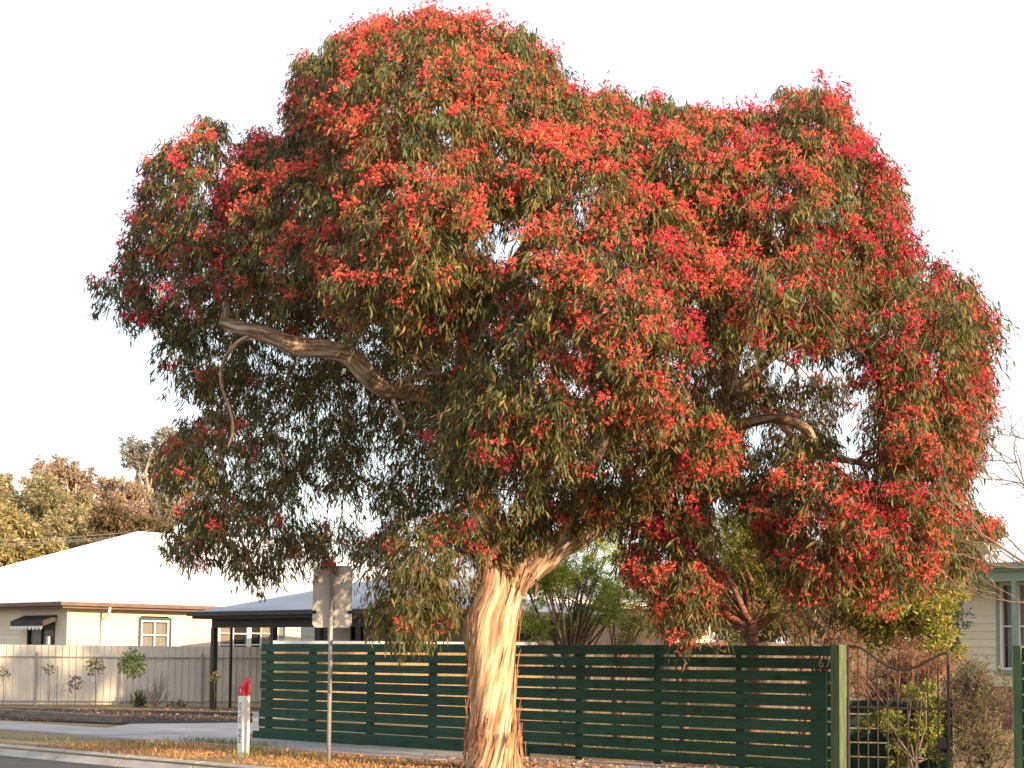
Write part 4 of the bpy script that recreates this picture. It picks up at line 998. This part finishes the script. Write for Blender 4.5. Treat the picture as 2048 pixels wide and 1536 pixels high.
# bare street tree whose twigs reach in over the ivory house
bt0 = at(2190, 1545, 19.0); bt0.z = 0
bt = thing('bare_tree', bt0, 'leafless tree whose thin twigs reach in front of the ivory house', 'tree')
tk = MB(); fk = at(2170, 1290, 19.0)
tk.tube([bt0-Zv*.1, (bt0+fk)/2, fk, at(2150, 1050, 19.1), at(2130, 850, 19.2)], [.11, .09, .075, .05, .03], 9, True, .5, .15); tk.build('trunk', 'twig', bt, True)
rb = random.Random(3)
def twigs(mb, a, b, r, depth):
    a, b = Vector(a), Vector(b); d = b-a; L = d.length; pts = [a + d*k/5 + Vector((rb.gauss(0, .025), rb.gauss(0, .025), rb.gauss(0, .03)))*L*(0 < k < 5) + Zv*.06*L*math.sin(math.pi*k/5) for k in range(6)]
    mb.tube(pts, [r*(1-.14*k) for k in range(6)], 5, False)
    if depth:
        for k in range(2, 6):
            for s_ in range(2 if depth > 1 else 1):
                dd = (d.normalized() + Vector((rb.gauss(0, .55), rb.gauss(0, .4), rb.gauss(0.1, .55)))).normalized()
                twigs(mb, pts[k], pts[k] + dd*L*rb.uniform(.22, .45), r*.5, depth-1)
for (p, q, r_) in (((2160, 1240), (1905, 1035), .022), ((2150, 1180), (1960, 1120), .018), ((2150, 1120), (1990, 900), .016), ((2140, 1000), (1985, 960), .013), ((2140, 1230), (1930, 1190), .014), ((2140, 940), (2010, 860), .011), ((2160, 1200), (2330, 1010), .02), ((2150, 1080), (2300, 880), .016), ((2140, 900), (2230, 740), .012), ((2132, 860), (2100, 720), .011)):
    mb = MB(); twigs(mb, at(*p, 19.1), at(*q, 19.3), r_, 2); mb.build('branch', 'twig', bt, True)

# ------------------------------------------------------------------ young plants in the garden bed
def rose(px, gy, puff, label, r, cols, n, stem=.012, name='standard_rose', bend=0.0, tagpx=None):
    b = gnd(px, gy); c = at(px+bend, puff, b.y); t = thing(name, b, label, 'plant', 'young plants in the garden bed')
    mb = MB(); mb.tube([b-Zv*.03, b.lerp(c, .5)+Vector((.02, 0, 0)), c], [stem, stem*.9, stem*.7], 6)
    for k in range(5):
        e = np.array(c)+unit(rng.normal(size=3)+np.array([0, 0, .4]))*r*.8; mb.tube([c-Zv*.05, e], [stem*.5, stem*.25], 4, False)
    mb.build('stem', 'twig', t)
    B = np.array(c) + unit(rng.normal(size=(n, 3)))*r*rng.uniform(.3, 1, (n, 1)); A = unit(B-np.array(c))+rng.normal(size=(n, 3))*.7
    V, T, C = blades(B, A, rng.uniform(.05, .10, n), rng.uniform(.03, .05, n), pick(n, cols, [1]*len(cols), .25), .2)
    bigmesh('foliage', V, T, C, 'leaf', t, 'stuff')
    if tagpx:
        q = at(*tagpx, b.y-.03); MB().hexa([q+Vector((x_, y_, z_)) for z_ in (-.075, .075) for (x_, y_) in ((-.045, 0), (.045, .0), (.045, .006), (-.045, .006))]).build('plant_tag', 'white', t)
    return t
RG = [(.16, .20, .05), (.24, .24, .07), (.3, .2, .08)]
rose(6, 1414, 1347, 'spindly standard rose with reddish leaves at the end of the garden bed', .2, [(.25, .16, .07), (.2, .18, .06)], 70)
rose(97, 1414, 1338, 'thin staked rose with few leaves before the steel fence', .17, [(.2, .17, .08), (.15, .14, .06)], 40)
rose(190, 1424, 1332, 'standard rose with a white tag on its stem', .26, RG, 170, tagpx=(187, 1359))
rose(265, 1428, 1328, 'round green lollipop shrub on a bare stem in the garden bed', .36, [(.16, .24, .045), (.22, .28, .06), (.11, .17, .035)], 620, .022, 'topiary_shrub')
rose(428, 1428, 1354, 'small standard rose in front of the carport post', .14, RG, 60)
rose(150, 1414, 1368, 'spindly dark leaved shrub against the steel fence', .25, [(.12, .08, .06), (.16, .11, .07)], 90, name='thin_shrub')
b = gnd(113, 1417); t = thing('garden_stake', b, 'plain thin stake standing beside the staked rose', 'stake')
MB().tube([b-Zv*.05, at(115, 1332, b.y)], .011, 6).build('stake', 'sleeper', t)
b = gnd(308, 1416); t = thing('bare_shrub', b, 'leafless fan of thin twigs beside the lollipop shrub', 'shrub')
mb = MB()
for k in range(26):
    e = at(308+rb.uniform(-28, 38), rb.uniform(1335, 1385), b.y+rb.uniform(-.3, .3)); m_ = b.lerp(e, .5)+Vector((rb.gauss(0, .06), rb.gauss(0, .06), 0))
    mb.tube([b, m_, e], [.010, .007, .003], 4, False)
    for q in range(2): mb.tube([m_, m_.lerp(e, .5)+Vector((rb.gauss(0, .12), rb.gauss(0, .1), .1))], [.005, .002], 3, False)
mb.build('stems', 'twig', t)
def straps(px, gy, n, L, label, cols, name='strap_leaf_plant'):
    b = gnd(px, gy); t = thing(name, b, label, 'plant', 'young plants in the garden bed')
    B = np.array(b)+rng.normal(size=(n, 3))*np.array([.09, .09, 0]); A = rng.normal(size=(n, 3))*.5+np.array([0, 0, 1.0])
    V, T, C = blades(B, A, rng.uniform(.5, 1, n)*L, rng.uniform(.03, .06, n), pick(n, cols, [1]*len(cols), .2), .3); bigmesh('leaves', V, T, C, 'leaf', t, 'stuff')
straps(278, 1414, 46, .62, 'dark green strappy clump at the foot of the lollipop shrub', [(.05, .075, .03), (.09, .1, .03), (.16, .14, .04)])
straps(345, 1413, 14, .36, 'low strappy plant by the bare twiggy shrub', [(.10, .12, .04), (.16, .14, .05)])
straps(362, 1414, 12, .30, 'smallest strappy plant in the garden bed', [(.10, .12, .04), (.16, .14, .05)])

# ------------------------------------------------------------------ overhead wires beyond the house
for k, (ya, yb) in enumerate(((1066, 1056), (1070, 1063), (1076, 1066))):
    a, c = at(-500, ya+6, 70), at(296, yb+6, 64); pts = [a.lerp(c, i/20) - Zv*(0.35*math.sin(math.pi*i/20)) for i in range(21)]
    o = MB().tube(pts, .013, 5).build('power_line', 'wire')
    tag(o, ['uppermost of the wires sagging above the white roof', 'middle wire sagging above the white roof', 'lowest of the wires sagging above the white roof'][k], 'wire', 'overhead wires')

# ------------------------------------------------------------------ grass, litter
def scatter(n, u0, u1, p0, p1): return np.stack([np.array(st(a, b)) for a, b in zip(rng.uniform(u0, u1, n), rng.uniform(p0, p1, n))])
U0, U1 = -26, 4
n = 26000; B = scatter(n, U0, U1, KB+.02, P0-.02)
dens = np.array([mnoise.noise(Vector((x*.6, y*.6, 3))) for x, y, z in B]); B = B[dens > -.25 + rng.uniform(-.2, .2, n)]; n = len(B)
A = rng.normal(size=(n, 3))*.6 + np.array([0, 0, .75])
V, T, C = blades(B, A, rng.uniform(.03, .10, n), rng.uniform(.006, .012, n), pick(n, [(.50, .27, .11), (.42, .22, .09), (.55, .33, .16), (.24, .21, .07)], [.4, .3, .25, .05], .2), .3)
o = bigmesh('dry_grass', V, T, C, 'grass', None, 'stuff'); tag(o, 'dry straw coloured grass along the verge', 'grass')
# green tufts along the path edge and round the marker
GP = []
for (px, py, k, sp_) in ((420, 1488, 60, .5), (455, 1490, 70, .4), (515, 1494, 70, .4), (486, 1514, 45, .25), (500, 1500, 40, .4), (395, 1486, 40, .4), (560, 1512, 30, .5), (300, 1495, 40, .6), (100, 1484, 50, .8), (620, 1520, 40, .6)):
    c = np.array(gnd(px, py)); k *= 2; GP.append(c + np.array([np.array(D)*a + np.array(N2)*b for a, b in zip(rng.normal(size=k)*sp_, rng.normal(size=k)*.12)]))
B = np.concatenate(GP); n = len(B); A = rng.normal(size=(n, 3))*.4 + np.array([0, 0, 1.0])
V, T, C = blades(B, A, rng.uniform(.06, .16, n), rng.uniform(.006, .011, n), pick(n, [(.20, .24, .06), (.28, .28, .08), (.14, .19, .05)], [.4, .3, .3], .2), .3)
o = bigmesh('green_grass', V, T, C, 'grass', None, 'stuff'); tag(o, 'green grass tufts along the footpath edge', 'grass')
def flakes(name, B, cols, lo, hi, label):
    n = len(B); B = B + np.stack([np.zeros(n), np.zeros(n), rng.uniform(.004, .03, n)], 1)
    A = rng.normal(size=(n, 3))*np.array([1, 1, .25]); V, T, C = blades(B, A, rng.uniform(lo, hi, n), rng.uniform(lo*.2, hi*.3, n), pick(n, cols, [1]*len(cols), .25), .25)
    o = bigmesh(name, V, T, C, 'flake', None, 'stuff'); tag(o, label, 'litter')
LITC = [(.42, .22, .10), (.30, .15, .08), (.5, .32, .18), (.2, .11, .07)]
th = rng.uniform(0, 2*math.pi, 2600); rr = .35 + np.abs(rng.normal(size=2600))*1.1
B1 = np.array(tb) + np.stack([np.cos(th)*rr, np.sin(th)*rr, 0*rr], 1); pp = B1 @ np.array(N2); B1 = B1[(pp > KB) & (pp < PF-.1)]
B1[:, 2] += np.where((B1 @ np.array(N2)) > P0, .03, 0)
flakes('bark_litter', np.concatenate([B1, scatter(1300, U0, U1, KB, P0)]), LITC, .03, .11, 'fallen bark and leaves round the gum tree')
B2 = scatter(900, -16, 4, P1-.25, PF-.02); B2[:, 2] += .028
flakes('leaf_litter', B2, LITC, .03, .09, 'fallen leaves at the foot of the slat fence')
pb = [up(p) for p in bed]; nb_ = 2600
B3 = np.stack([np.array(gnd(a, b, .026)) for a, b in zip(rng.uniform(-40, 505, nb_), 1418 + rng.uniform(0, 1, nb_)*24 + 0)])
flakes('bed_litter', B3, [(.3, .18, .11), (.2, .12, .08), (.07, .05, .045), (.4, .28, .2)], .025, .07, 'leaf and bark litter over the garden bed')
n = 9000; B = scatter(n, -22, 12, PF+.6, PF+14); A = rng.normal(size=(n, 3))*.5+np.array([0, 0, .9])
V, T, C = blades(B, A, rng.uniform(.05, .16, n), rng.uniform(.012, .025, n), pick(n, [(.34, .27, .10), (.22, .24, .07), (.4, .3, .13)], [.4, .3, .3], .2), .3)
o = bigmesh('yard_grass', V, T, C, 'grass', None, 'stuff'); tag(o, 'patchy yard grass behind the slat fence', 'grass')
